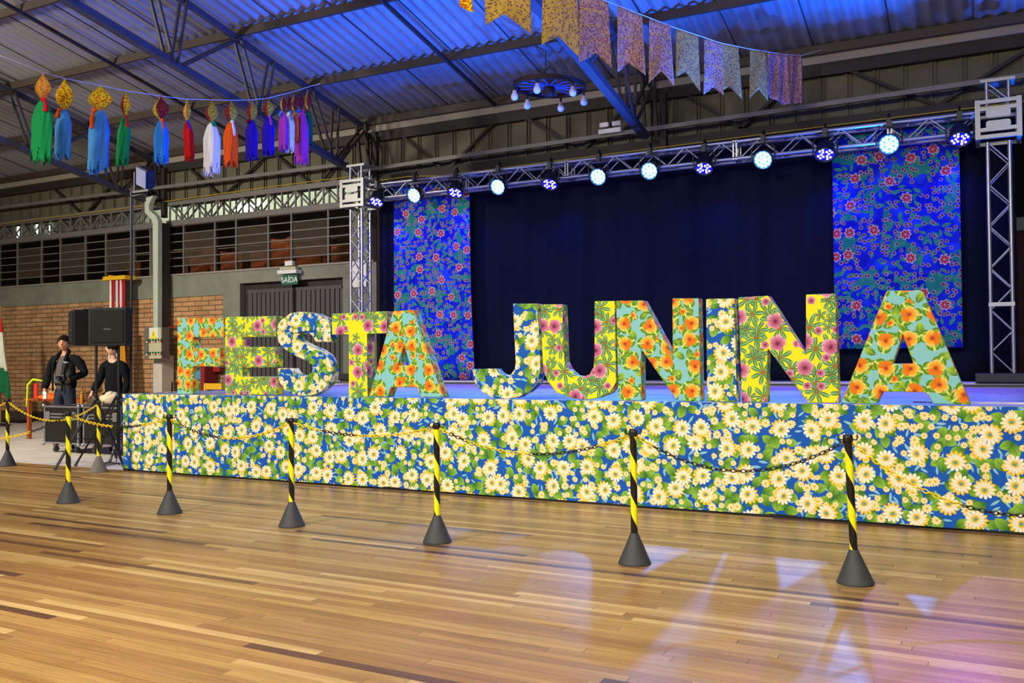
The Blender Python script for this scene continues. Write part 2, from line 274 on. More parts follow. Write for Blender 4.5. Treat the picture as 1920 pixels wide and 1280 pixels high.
MT = dict(
    daisy=mat_daisy(), hib=mat_hib(), yel=mat_yel(), drape=mat_drape(), wood=mat_wood(), brick=mat_brick(), deck=mat_stage(),
    conc=mat_concrete('floor_concrete', 'b5ada0', 'cdc6ba'), band=mat_concrete('grey_plaster', '6f7264', '84877a'),
    plinth=mat_concrete('dark_plinth', '3b352c', '4c453a'),
    roof=simple('galvanised_roof_sheet', '848280', .5, .1, .5, .15, 1.2), siding=simple('grey_siding', '5e5a49', .7, 0, .3, .2, 1.5),
    steel=simple('brown_painted_steel', '3c322a', .55, .0, .4, .2, 3), rail=simple('grey_painted_steel', '6d6a66', .5, .1, .4, .12, 3),
    dsteel=simple('dark_steel', '2c2724', .6, .0, .3, .2, 3), trussblue=simple('roof_truss_steel', '3c3c46', .5, .1, .4, .15, 3),
    gutter=simple('pale_channel', '8c8478', .6, 0, .4, .12, 2),
    alu=simple('aluminium', 'a4a4ac', .35, .75, .5, .06, 8), aludull=simple('aluminium_plate', '94948f', .4, .6, .5, .06, 8),
    black=simple('black_plastic', '141416', .45, 0, .5, .1, 20), cloth_black=simple('black_backdrop_cloth', '12162a', .95, 0, .05, .2, 6),
    rubber=simple('rubber_cone', '3a3b3d', .65, 0, .4, .12, 60, .2), greycone=simple('worn_rubber_cone', '6c6963', .7, 0, .4, .35, 30, .2),
    tape=mat_spiral(), ychain=simple('yellow_plastic_chain', 'fcd408', .4, 0, .5, .05, 30), bchain=simple('black_plastic_chain', '181614', .45, 0, .5, .1, 30),
    door=simple('grey_steel_door', '4a4848', .6, .1, .4, .12, 3), white=simple('white_plastic', 'dcdcd8', .5, 0, .5, .04, 8),
    sign=simple('green_sign', '155c46', .5, 0, .5, .05, 8), signw=simple('sign_white_letter', 'eef4ee', .5, 0, .5, .02, 8),
    panelbox=simple('cream_panel_paint', 'b8b894', .5, 0, .4, .06, 5), panelside=simple('grey_panel_side', '6a635c', .5, 0, .4, .06, 5),
    column=simple('pale_column_paint', 'b4bfae', .6, 0, .3, .12, 3), colshade=simple('column_web_shade', '3a3b38', .6, 0, .3, .15, 3),  # the web's dark tone is shadow painted into its colour
    ycab=simple('yellow_cable', 'b4981c', .4, 0, .5, .08, 6), grille=simple('speaker_grille', '09090a', .7, 0, .3, .3, 90),
    speaker=simple('speaker_cabinet', '0b0b0c', .55, 0, .45, .1, 40), spk_side=simple('speaker_side', '181214', .5, 0, .4, .1, 20),
    case=simple('flight_case_laminate', '15140f', .5, 0, .4, .15, 9), skin=simple('skin', 'c48c6c', .55, 0, .35, .08, 9), skin2=simple('pale_skin', 'cfa084', .55, 0, .35, .08, 9),
    hair=simple('dark_hair', '1a120c', .9, 0, .08, .3, 60), jacket=simple('charcoal_jacket', '15171a', .9, 0, .1, .25, 12, .4),
    tee=simple('grey_tshirt', '55504e', .9, 0, .1, .12, 30, .2), jeans=simple('dark_jeans', '2c2f3c', .9, 0, .1, .2, 16, .3),
    sweater=simple('black_sweater', '17181c', .95, 0, .1, .2, 16, .4), belt=simple('black_belt', '0b0b0b', .4, 0, .5, .05, 9),
    rimwood=simple('dark_wheel_wood', '2e1c16', .6, 0, .3, .3, 9), spoke=simple('wheel_spoke_paint', '57507c', .5, 0, .4, .2, 9),
    bulb=simple('frosted_bulb', 'cfd4e8', .3, 0, .5), bulbneck=simple('bulb_neck', 'c8b4a4', .4, 0, .5),
    rope=simple('white_cord', 'd8d8e0', .7, 0, .3), redp=simple('red_paint', '8c1c1c', .5, 0, .4, .1, 8), yel_p=simple('yellow_paint', 'e0b020', .5, 0, .4, .08, 8),
    orangecloth=simple('orange_cloth', 'e8641c', .8, 0, .2, .2, 9, .4), woodtable=simple('orange_brown_wood', '9c4a20', .5, 0, .4, .2, 6),
    card=simple('cardboard', 'b48c5c', .8, 0, .2, .12, 6), cream=simple('cream_bag', 'd8c8a4', .85, 0, .2, .2, 14, .6), lime=simple('lime_ribbon', 'b8d820', .6, 0, .3, .1, 9),
    teal=simple('teal_plastic', '1c9cb8', .4, 0, .4, .1, 9), lens=simple('lens_glass', '9fb4c0', .1, 0, .8), softw=simple('softbox_face', '8088b0', .6, 0, .3, .25, 5),
    softb=simple('softbox_black', '0b0c16', .5, 0, .4, .2, 5), flagwhite=simple('flag_white', 'e4e4d0', .8, 0, .2, .06, 5), flagred=simple('flag_red', 'c83424', .8, 0, .2, .1, 5),
    flaggreen=simple('flag_green', '1c6c40', .8, 0, .2, .15, 5), flagblue=simple('flag_blue', '5478a8', .8, 0, .2, .15, 5), brass=simple('flag_pole_wood', '8c6c3c', .5, 0, .4, .1, 5),
    crimson=simple('crimson_cloth', 'a01c2c', .8, 0, .2, .15, 5), pinkw=simple('pink_white_cloth', 'd8ccd0', .8, 0, .2, .1, 5),
    amber=simple('amber_cloth', 'c88820', .8, 0, .2, .15, 6),
    copper=simple('copper_cloth', 'a8603c', .6, .1, .4, .5, 5, .8), night=simple('night_yard', '0e0b07', .9, 0, .1, .6, 1.5),
    whitewall=simple('white_painted_wall', 'c8ccb8', .8, 0, .3, .05, 2), leaf=simple('warning_yellow', 'f0e020', .5, 0, .4, .03, 9),
    dim=simple('dim_room_wall', '2a2018', .9, 0, .1, .5, 1.2),
    glass_d=mat_glass('dark_window_glass', 'c8c0b0', .12, '201c18'), glass_l=mat_glass('frosted_window_glass', 'b0a898', .34, '665a4c'),
    led_hot=mat_led('led_cyan_white', '7fc8ff', 40), led_dim=mat_led('led_blue_dot', '9088ff', 9), tube=mat_led('fluorescent_tube', 'e8ffe0', 14),
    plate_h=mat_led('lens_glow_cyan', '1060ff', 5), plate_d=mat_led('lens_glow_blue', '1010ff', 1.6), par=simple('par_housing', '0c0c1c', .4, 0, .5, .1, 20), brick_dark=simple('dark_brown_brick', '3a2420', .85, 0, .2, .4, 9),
    flagA=mat_print('cream_yellow_print', 'cfae50', [('6a5050', 'b07838'), ('9a6468', 'cfae50')], .5, 32, .34),
    flagB=mat_print('pink_striped_print', 'c8a07c', [('8c3c58', 'c88c70'), ('7a4458', 'c8a078')], .5, 32, .34, 'd8ac58'),
    flagC=mat_print('olive_print', 'c8ac5c', [('5c5048', '8a7448'), ('7a6650', 'b8a060')], .5, 38, .34),
    flagD=mat_print('pink_lilac_print', 'd8a8a4', [('8c4058', 'b88080'), ('705070', 'b48a88')], .5, 34, .32),
    ball_y=mat_print('yellow_red_print', 'ecd01c', [('b8341c', 'd88c1c')], .2, 38, .38), ball_o=mat_print('orange_print', 'dca03c', [('b03838', 'd8a040')], .3, 42, .38),
    ball_g=mat_print('olive_yellow_print', 'b4b03c', [('9c3c1c', 'a86c2c')], .2, 38, .38), ball_r=mat_print('maroon_print', '6c2028', [('a84838', 'c08868')], .4, 46, .3),
)

# ---------------------------------------------------------------- mesh helpers
class MB:
    def __init__(s): s.v = []; s.f = []; s.mi = []; s.uv = []; s.sm = []
    def add(s, vs, fs, mi=0, smooth=False, uvs=None):
        o = len(s.v); s.v += [Vector(p) for p in vs]
        for i, f in enumerate(fs):
            s.f.append([o+j for j in f]); s.mi.append(mi); s.sm.append(smooth); s.uv.append(uvs[i] if uvs else None)
        return s
    def box(s, c, d, rot=None, mi=0):
        x, y, z = d[0]/2, d[1]/2, d[2]/2; c = Vector(c)
        vs = [Vector(p) for p in ((-x,-y,-z),(x,-y,-z),(x,y,-z),(-x,y,-z),(-x,-y,z),(x,-y,z),(x,y,z),(-x,y,z))]
        if rot is not None: vs = [rot @ p for p in vs]
        return s.add([p+c for p in vs], [(0,3,2,1),(4,5,6,7),(0,1,5,4),(1,2,6,5),(2,3,7,6),(3,0,4,7)], mi)
    def bx(s, x0, x1, y0, y1, z0, z1, mi=0): return s.box(((x0+x1)/2,(y0+y1)/2,(z0+z1)/2), (abs(x1-x0),abs(y1-y0),abs(z1-z0)), None, mi)
    def bar(s, p, q, w, h=None, mi=0, upv=(0,0,1)):
        p = Vector(p); q = Vector(q); h = h or w; d = (q-p); L = d.length; d.normalize(); a = d.cross(Vector(upv))
        if a.length < 1e-4: a = Vector((1,0,0))
        a.normalize(); b = a.cross(d); R = Matrix((a, d, b)).transposed()
        return s.box((p+q)/2, (w, L, h), R, mi)
    def tube(s, path, r, n=8, mi=0, cap=True, closed=False):
        path = [Vector(p) for p in path]; N = len(path); rr = r if isinstance(r, (list, tuple)) else [r]*N; vs = []; prev = None
        for i, p in enumerate(path):
            if closed: d = path[(i+1) % N]-path[i-1]
            else: d = path[min(i+1, N-1)]-path[max(i-1, 0)]
            d.normalize()
            if prev is None:
                a = d.cross(Vector((0,0,1)));
                if a.length < .05: a = d.cross(Vector((0,1,0)))
            else: a = prev - d*prev.dot(d)
            a.normalize(); prev = a; b = d.cross(a)
            for k in range(n): t = 2*PI*k/n; vs.append(p + (a*math.cos(t)+b*math.sin(t))*rr[i])
        fs = []
        for i in range(N if closed else N-1):
            j = (i+1) % N
            for k in range(n): fs.append((i*n+k, i*n+(k+1) % n, j*n+(k+1) % n, j*n+k))
        s.add(vs, fs, mi, True)
        if cap and not closed: s.add(vs[:n], [tuple(reversed(range(n)))], mi); s.add(vs[-n:], [tuple(range(n))], mi)
        return s
    def lathe(s, prof, c=(0,0,0), n=24, mi=0, R=None, uvlen=False):
        c = Vector(c); vs = []
        for (r, z) in prof:
            for k in range(n):
                t = 2*PI*k/n; p = Vector((r*math.cos(t), r*math.sin(t), z)); vs.append((R @ p if R else p)+c)
        fs = []; uv = []
        for i in range(len(prof)-1):
            for k in range(n):
                fs.append((i*n+k, i*n+(k+1) % n, (i+1)*n+(k+1) % n, (i+1)*n+k))
                uv.append([(k/n, prof[i][1]), ((k+1)/n, prof[i][1]), ((k+1)/n, prof[i+1][1]), (k/n, prof[i+1][1])])
        s.add(vs, fs, mi, True, uv)
        if prof[0][0] > 1e-5: s.add(vs[:n], [tuple(reversed(range(n)))], mi)
        if prof[-1][0] > 1e-5: s.add(vs[-n:], [tuple(range(n))], mi)
        return s
    def prism(s, loops, y0, y1, mi=0):     # loops of (x, z), extruded along y
        fl = [Vector((x, y0, z)) for lp in loops for (x, z) in lp]; bk = [Vector((p.x, y1, p.z)) for p in fl]
        tri = tessellate_polygon([[Vector((x, z, 0)) for (x, z) in lp] for lp in loops])
        for t in tri:
            a, b, c = (fl[i] for i in t)
            if (b-a).cross(c-a).y > 0: t = (t[0], t[2], t[1])
            s.add([fl[i] for i in t], [(0,1,2)], mi); s.add([bk[i] for i in t], [(0,2,1)], mi)
        o = 0
        for lp in loops:
            n = len(lp)
            for i in range(n): a, b = o+i, o+(i+1) % n; s.add([fl[a], fl[b], bk[b], bk[a]], [(0,3,2,1)], mi)
            o += n
        return s
    def grid(s, fn, nu, nv, mi=0, smooth=True, uvf=None):
        vs = [fn(i/nu, j/nv) for j in range(nv+1) for i in range(nu+1)]; fs = []; uv = []
        for j in range(nv):
            for i in range(nu):
                a = j*(nu+1)+i; fs.append((a, a+1, a+nu+2, a+nu+1))
                if uvf: uv.append([uvf(i/nu, j/nv), uvf((i+1)/nu, j/nv), uvf((i+1)/nu, (j+1)/nv), uvf(i/nu, (j+1)/nv)])
        return s.add(vs, fs, mi, smooth, uv if uvf else None)
    def sphere(s, c, r, n=12, mi=0):
        r = r if isinstance(r, (tuple, list)) else (r, r, r); c = Vector(c)
        return s.grid(lambda u, v: c+Vector((r[0]*math.sin(PI*v)*math.cos(2*PI*u), r[1]*math.sin(PI*v)*math.sin(2*PI*u), -r[2]*math.cos(PI*v))), n, n//2+2, mi)
    def build(s, name, mat, parent=None, label=None, bevel=0, uvoff=(0,0), fix=False, weld=False):
        me = bpy.data.meshes.new(name); org = ORG.get(parent.name, Vector()) if parent else Vector()
        me.from_pydata([tuple(p-org) for p in s.v], [], s.f)
        for mm in (mat if isinstance(mat, (list, tuple)) else [mat]): me.materials.append(MT[mm] if isinstance(mm, str) else mm)
        uvl = me.uv_layers.new(name='UVMap')
        for i, poly in enumerate(me.polygons):
            poly.material_index = s.mi[i]; poly.use_smooth = s.sm[i]
            given = s.uv[i]; nrm = poly.normal
            for q, li in enumerate(poly.loop_indices):
                if given: u = given[q]
                else:
                    p = s.v[s.f[i][q]]; ax, ay, az = abs(nrm.x), abs(nrm.y), abs(nrm.z)
                    u = (p.x, p.z) if ay >= ax and ay >= az else ((p.y+3.3, p.z) if ax >= az else (p.x, p.y))
                uvl.data[li].uv = (u[0]+uvoff[0], u[1]+uvoff[1])
        if fix or weld or bevel:
            bm = bmesh.new(); bm.from_mesh(me)
            if weld or bevel: bmesh.ops.remove_doubles(bm, verts=bm.verts, dist=1e-5)
            bmesh.ops.recalc_face_normals(bm, faces=bm.faces); bm.to_mesh(me); bm.free()
        o = bpy.data.objects.new(name, me); COL.objects.link(o)
        if parent: o.parent = parent; ORG[o.name] = org
        else: ORG[o.name] = Vector()
        if label: o['label'] = label
        if bevel:
            b = o.modifiers.new('bevel', 'BEVEL'); b.width = bevel; b.segments = 2; b.limit_method = 'ANGLE'; b.angle_limit = math.radians(40)
        return o
ORG = {}
def thing(name, label, cat, loc=(0,0,0), group=None):
    o = bpy.data.objects.new(name, None); COL.objects.link(o); o.location = loc; o.empty_display_size = .1
    ORG[o.name] = Vector(loc); o['label'] = label; o['category'] = cat
    if group: o['group'] = group
    return o
def tag(o, label, cat, group=None):
    o['label'] = label; o['category'] = cat
    if group: o['group'] = group
    return o
def struct(o): o['kind'] = 'structure'; return o
def dup(o, loc, label=None, group=None, rot=None, parent=None):
    c = o.copy(); COL.objects.link(c)
    if parent is not None: c.parent = parent
    else: c.location = loc
    if rot is not None: c.rotation_euler = rot
    if label: c['label'] = label
    if group: c['group'] = group
    for ch in list(o.children): dup(ch, None, parent=c)
    return c
def cat_curve(p, q, sag, n):
    p = Vector(p); q = Vector(q); out = []
    for i in range(n+1): t = i/n; w = p.lerp(q, t); w.z -= sag*4*t*(1-t); out.append(w)
    return out

# ---------------------------------------------------------------- shell of the hall
YW = 14.2; YS = 7.95; ZS = .975
struct(MB().add([(-32,-9,0),(8,-9,0),(8,8.0,0),(-32,8.0,0)], [(0,1,2,3)]).build('floor', 'wood'))
struct(MB().bx(-32, 8, 8.0, 14.3, -.1, -.003).build('floor', 'conc'))
# roof sheet: trapezoidal corrugation running down the slope
def roofz(Y): return 6.02 + .2*(14.2-Y)
mb = MB(); pitch = .205; x = -34.0; prof = []
while x < 8: prof += [(x+pitch*q/8, .024*(1-math.cos(2*PI*q/8))) for q in range(8)]; x += pitch
vs = []
for Y in (14.5, -1.0): vs += [(px_, Y, roofz(Y)+pz_) for px_, pz_ in prof]
n = len(prof); mb.add(vs, [(i, i+1, n+i+1, n+i) for i in range(n-1)])
mb.add([(-34,-1,roofz(-1)),(8,-1,roofz(-1)),(8,-16,roofz(-1)-3),(-34,-16,roofz(-1)-3)], [(0,1,2,3)])
struct(mb.build('ceiling', 'roof'))
mb = MB()
for i in range(34):
    x = -30.0+i*1.07
    mb.bar((x, 14.3, roofz(14.3)-.004), (x, 2, roofz(2)-.004), .014, .01)
struct(mb.build('trim_1', 'dsteel'))
# back wall
struct(MB().bx(-32, -14.36, YW, YW+.25, .22, 2.82).build('wall_back', 'brick'))
struct(MB().bx(-32, -14.36, YW-.015, YW+.25, 0, .22).build('baseboard_back', 'plinth'))
mb = MB(); mb.bx(-32, -14.36, YW-.03, YW+.25, 2.82, 3.3); mb.bx(-14.36, -13.88, YW-.03, YW+.25, 0, 3.3); mb.bx(-13.88, -11.16, YW-.03, YW+.25, 3.04, 3.3)
mb.bx(-11.16, -10.35, YW-.03, YW+.25, 0, 3.3); mb.bx(-10.95, -10.55, YW-.031, YW+.25, 3.3, 4.4)
struct(mb.build('wall_back', 'band', bevel=.006))
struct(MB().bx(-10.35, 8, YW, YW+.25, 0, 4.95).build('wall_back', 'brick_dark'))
struct(MB().bx(-32, -10.4, YW-.06, YW+.12, 3.3, 3.335).build('trim_2', 'gutter'))
struct(MB().bx(.30, 8, YW-.04, YW, 3.10, 3.28).build('trim_6', 'band'))
struct(MB().bx(.30, 8, YW-.02, YW, 3.28, 4.7).build('window_3', 'night'))
# beam, lattice girder over the windows
def lat(x0, x1, nm):
    t = thing(nm, 'long grey lattice girder running above the %s window band' % ('left' if x0 < -20 else 'right'), 'girder', (x0, YW, 4.42))
    MB().bx(x0, x1, YW-.05, YW+.2, 4.41, 4.53).build('bottom_chord', 'rail', t, bevel=.004)
    MB().bx(x0, x1, YW-.05, YW+.2, 4.86, 4.97).build('top_chord', 'rail', t, bevel=.004)
    b = MB(); k = 0; x = x0+.1
    while x < x1-.4:
        for yy in (YW-.03, YW+.15):
            b.bar((x, yy, 4.53), (x, yy, 4.86), .03)
            b.bar((x, yy, 4.53), (x+.36, yy, 4.86), .03) if k % 2 else b.bar((x, yy, 4.86), (x+.36, yy, 4.53), .03)
        x += .36; k += 1
    b.build('lattice_web', 'rail', t)
lat(-32, -16.35, 'lattice_girder'); lat(-16.05, -10.4, 'lattice_girder')
struct(MB().bx(-32, -10.4, 15.6, 15.7, 4.72, 5.7).build('wall_beyond', 'whitewall'))
struct(MB().bx(-32, -10.4, 17.5, 17.6, 0, 6).build('wall_beyond', 'dim'))
area('next_room_lamp_and_fill', (-15, 14.9, 5.3), (-15, 15.6, 4.6), 40, 6, (.9,1,.85), sy=.3)
area('next_room_lamp_and_fill', (-15, 14.5, 4.3), (-15, 15.1, 3.5), 40, 6, (1,.8,.6), sy=.05)  # unseen strip light added in front of the copper cloths to brighten them
# metal siding above, ribs and braces
mb = MB(); mb.bx(-32, 8, YW+.1, YW+.2, 4.99, 6.2)
x = -31.8
while x < 8: mb.bx(x, x+.03, YW+.06, YW+.1, 4.99, 6.1); mb.bx(x+.07, x+.085, YW+.07, YW+.1, 4.99, 6.1); x += .385
struct(mb.build('wall_back', 'siding'))
struct(MB().bx(-10.4, 8, YW-.08, YW+.12, 4.68, 4.97).build('trim_3', 'dsteel'))
struct(MB().bx(-32, 8, YW-.1, YW+.1, 5.80, 5.99).build('trim_4', 'gutter', bevel=.01))
struct(MB().bx(-32, 8, YW-.04, YW+.08, 5.63, 5.80).build('trim_5', 'dsteel'))
BR = [(-20.0,-19.0,'above the far left windows'),(-17.7,-18.7,'left of the softbox, leaning left'),(-17.3,-16.4,'just behind the softbox'),(-15.4,-14.5,'left of the white-tasselled pendant'),(-13.2,-14.3,'below the orange-tasselled pendant'),(-12.9,-12.0,'below the magenta pendants'),(-11.0,-11.7,'just left of the left truss tower'),(-9.75,-8.9,'just right of the left truss tower'),(-7.75,-8.65,'above the third stage light, leaning left'),(-7.1,-6.15,'left of the wheel chandelier'),(-5.15,-6.0,'under the wheel chandelier'),(-4.2,-3.3,'under the middle of the bunting'),(-2.45,-3.35,'under the bunched end of the bunting'),(-1.7,-.55,'above the right drape, falling to the right'),(.75,-.5,'beside the right truss tower')]
for xa, xb, wh in BR:
    tag(MB().bar((xa, YW+.0, 5.66), (xb, YW+.0, 4.98), .05, .05).build('wall_brace', 'dsteel'), 'dark diagonal steel brace on the siding, '+wh, 'brace', 'diagonal braces on the siding')
# purlins
for j, Y in enumerate((14.02, 12.42, 10.68, 8.95)):
    z = roofz(Y)-.01; mb = MB(); s_ = .13
    mb.bar((-33, Y, z-s_/2), (8, Y, z-s_/2), .05, s_)
    tag(mb.build('roof_purlin', 'steel'), ['brown steel purlin resting at the eave above the siding', 'brown steel purlin, next in from the eave', 'brown steel purlin, second in from the eave', 'brown steel purlin at the top left corner of the view'][j], 'purlin')
for x, w in ((-7.62, 'right'), (-13.37, 'left')):
    tag(MB().bar((x, 14.0, roofz(14.0)-.15), (x, 3, roofz(3)-.15), .05, .05).build('sag_rod', 'dsteel'), 'thin dark steel rod under the roof sheets, %s of the two middle bays' % w, 'rod')
# roof trusses
def truss(X, label):
    t = thing('roof_truss', label, 'roof truss', (X, 13.4, 5.0))
    tz = lambda Y: roofz(Y)-.13; bz = lambda Y: 5.02+.19*(13.4-Y)
    MB().bar((X, 14.1, tz(14.1)-.04), (X, 0, tz(0)-.04), .08, .09).build('top_chord', 'trussblue', t)
    MB().bar((X, 13.75, bz(13.75)), (X, 0, bz(0)), .13, .10).build('bottom_chord', 'trussblue', t)
    nodes = [13.12, 11.25, 9.45, 7.65, 5.85, 4.05]; tops = [14.02, 12.42, 10.68, 8.95, 7.2, 5.5, 3.8]; mids = [13.15, 11.45, 9.58, 7.8, 6.1, 4.3]
    for i, nb in enumerate(nodes):
        for off in (-.075, .075):
            for k, (yy, w) in enumerate(((mids[i], .035), (tops[i], .04), (tops[i+1], .04))):
                MB().bar((X+off, nb+(-.05, .06, -.12)[k], bz(nb)), (X+off, yy, tz(yy)-.04), w, w).build('web_bar', 'trussblue' if i % 2 else 'steel', t)
    for off in (-.1, .1): MB().bar((X+off, 13.9, tz(13.9)), (X+off, 14.05, 4.97), .05).build('end_post', 'dsteel', t)
    MB().bar((X+.2, 14.1, 5.7), (X+.2, 14.1, 4.6), .1).build('hanger_post', 'dsteel', t)
truss(-4.75, 'blue-lit roof truss behind the wheel chandelier and the bunting')
truss(-10.5, 'roof truss coming down to the left stage truss tower')
truss(-16.25, 'roof truss at the left edge, coming down behind the softbox')
# cable tray, yellow cable
mb = MB()
for a, b in (((-32, 5.36), (-10.9, 5.22)), ((-10.9, 5.05), (8, 5.26))):
    mb.bar((a[0], YW-.2, a[1]), (b[0], YW-.2, b[1]), .05, .07)
tag(mb.build('cable_tray', 'rail'), 'long perforated grey cable tray running along the siding under the roof', 'cable tray')
k_ = [(-32,14.0,5.0),(-22,14.08,4.9),(-19,14.1,4.91),(-16.6,14.1,4.92),(-16.2,14.08,4.95),(-13,14.1,4.99),(-10.9,14.1,4.99),(-10.3,14.05,4.83),(-9.5,14.05,4.84),(-8.8,14.05,4.78),(-6,14.05,4.80),(-2,14.05,4.83),(3,14.05,4.85)]
tag(MB().tube(k_, .009, 6).build('power_cable', 'ycab'), 'yellow cable laid along the girder and wall beam', 'cable')

# windows
def window(i, xs, x0, x1):
    mb = MB(); z0, z1 = 3.335, 4.41
    for x in xs+[x0, x1]: mb.bx(x-.018, x+.018, YW-.02, YW+.05, z0, z1)
    rows = [z0+(z1-z0)*r/6 for r in range(7)]
    for z in rows: mb.bx(x0, x1, YW-.015, YW+.04, z-.011, z+.011)
    o = struct(mb.build('window_%d' % i, 'rail')); ed = sorted(xs+[x0, x1])
    for a, b in zip(ed, ed[1:]):
        wide = (b-a) > .84
        g = MB()
        for r in range(6):
            lt = wide and r > 0 and r < 5
            if lt: g.bx(a+.02, b-.02, YW+.01, YW+.016, rows[r]+.012, rows[r+1]-.012)
        if g.v: g.build('frosted_panes', 'glass_l', o)
        g = MB()
        for r in range(6):
            if not (wide and r > 0 and r < 5): g.bx(a+.02, b-.02, YW+.01, YW+.016, rows[r]+.012, rows[r+1]-.012)
        g.build('clear_panes', 'glass_d', o)
window(1, [-21.34, -20.4, -19.7, -18.79, -18.08, -17.13], -22.05, -16.6)
window(2, [-15.55, -14.61, -14.0, -13.1, -12.48, -11.53], -16.1, -10.95)
# copper drapes hanging outside the windows
for i, (xa, xb, zt, zb) in enumerate([(-17.7,-17.3,3.85,3.35),(-16.7,-16.3,3.95,3.4),(-15.9,-15.75,3.95,3.36),(-15.65,-15.2,3.9,3.36),(-15.25,-14.9,4.05,3.5),(-14.75,-14.15,3.9,3.36),(-13.9,-13.3,3.85,3.36),(-13.4,-12.7,4.1,3.5),(-12.6,-12.0,3.9,3.36),(-11.9,-11.3,3.85,3.36)]):
    mb = MB(); ph = i*1.3
    def fn(u, v, xa=xa, xb=xb, zt=zt, zb=zb, ph=ph):
        c = (xa+xb)/2*1.035; w = (xb-xa)/2*(1-.1*v)
        return Vector((c+(2*u-1)*w*1.15, 15.0+.03*math.sin(9*u+ph)+.02*math.sin(13*v+5*u), zt+(zb-zt)*v-.05*math.sin(PI*u)*(1-v)+.04*math.sin(7*u+ph)*v))
    mb.grid(fn, 10, 8)
    tag(mb.build('copper_cloth', 'copper'), 'crumpled copper cloth flag behind the window bars, %s from left' % ['first','second, beside the pale column','third, narrow','fourth','fifth, hanging higher','sixth','seventh','eighth, hanging highest','ninth','tenth, nearest the truss tower'][i], 'flag', 'copper cloth flags beyond the windows')
tag(MB().tube([(-18.6,15.6,4.1),(-18.4,15.0,4.0)]+cat_curve((-18.3,15.0,3.98),(-11.6,15.0,3.98),.02,10)+[(-11.4,15.6,4.1)], .006, 5).build('hanging_string', 'rope'), 'line carrying the copper cloth flags beyond the windows', 'line')

# double door
d = struct(MB().bx(-13.88, -11.16, YW+.12, YW+.2, 0, 3.04).build('door_1', 'dsteel'))
for a, b in ((-13.74, -12.50), (-12.42, -11.24)):
    mb = MB(); mb.bx(a, b, YW+.07, YW+.12, .05, 2.9); x = a+.05
    while x < b-.09: mb.bx(x, x+.085, YW+.045, YW+.07, .12, 2.83); x += .122
    mb.bx(a, b, YW+.04, YW+.07, 2.83, 2.9); mb.bx(a, b, YW+.035, YW+.07, .78, .86)
    mb.build('door_leaf', 'door', d)
# exit sign and emergency lamp
t = thing('exit_sign', 'green SAÍDA exit sign hanging over the grey double door', 'sign', (-12.45, 14.1, 3.02))
MB().bx(-12.62, -12.22, 14.06, 14.10, 2.94, 3.14).build('sign_panel', 'sign', t, bevel=.004)
def text_mesh(txt, size, loc, mat, parent, name, depth=.004, rotz=0.0, cx=True):
    cu = bpy.data.curves.new(name, 'FONT'); cu.body = txt; cu.size = size; cu.extrude = depth; cu.resolution_u = 3
    if cx: cu.align_x = 'CENTER'
    cu.align_y = 'CENTER'; o = bpy.data.objects.new(name, cu); COL.objects.link(o)
    dg = bpy.context.evaluated_depsgraph_get(); me = bpy.data.meshes.new_from_object(o.evaluated_get(dg)); bpy.data.objects.remove(o)
    R = Matrix.Rotation(rotz, 4, 'Z') @ Matrix.Rotation(PI/2, 4, 'X'); org = ORG.get(parent.name, Vector()) if parent else Vector()
    me.transform(Matrix.Translation(Vector(loc)-org) @ R); me.materials.clear(); me.materials.append(MT[mat])
    o = bpy.data.objects.new(name, me); COL.objects.link(o)
    if parent: o.parent = parent
    return o
text_mesh('SAÍDA', .155, (-12.42, 14.055, 3.035), 'signw', t, 'lettering', .002)
t = thing('emergency_lamp', 'white emergency lamp unit mounted just above the exit sign', 'lamp', (-12.45, 14.1, 3.2))
MB().bx(-12.68, -12.18, 13.98, 14.16, 3.16, 3.24).build('housing', 'white', t, bevel=.01)
MB().bx(-12.63, -12.22, 14.0, 14.1, 3.245, 3.30).build('lamp_heads', 'panelbox', t, bevel=.01)
MB().bx(-12.5, -12.3, 14.0, 14.1, 3.32, 3.42).build('transformer_box', 'white', t, bevel=.01)
tag(MB().bx(-10.96, -10.56, 14.13, 14.16, 2.82, 3.33).build('notice_panel', 'white', bevel=.005), 'blank white panel on the wall behind the left truss tower', 'panel')
t = thing('emergency_lamp', 'small white twin-head emergency lamp on the cable tray by the blue roof truss', 'lamp', (-5.4, 14.0, 5.15))
MB().bx(-5.62, -5.22, 13.9, 14.0, 5.12, 5.20).build('housing', 'white', t, bevel=.01)
for x in (-5.52, -5.3): MB().bx(x-.08, x+.08, 13.9, 13.98, 5.23, 5.31).build('lamp_head', 'white', t, bevel=.015)
# fluorescent lamps seen through the girder
for x, z, w, v in ((-23.4, 5.02, .06, 1), (-22.6, 5.06, .05, 1), (-22.1, 5.04, .05, 1), (-14.9, 4.96, .75, 0), (-15.15, 4.9, .55, 0)):
    mb = MB(); mb.bar((x, 15.58, z-.18), (x, 15.58, z+.18), .03) if v else mb.bar((x-w/2, 15.58, z+.03), (x+w/2, 15.58, z+.03), .035)
    tag(mb.build('fluorescent_tube', 'tube'), 'bright fluorescent tube seen through the lattice girder, %s' % {-23.4:'upright, nearest the left edge',-22.6:'upright, middle of the three at left',-22.1:'upright, rightmost of the three at left',-14.9:'level, upper one right of the column',-15.15:'level, lower one right of the column'}[x], 'lamp', 'upright tubes at left' if v else 'level tubes right of the column')

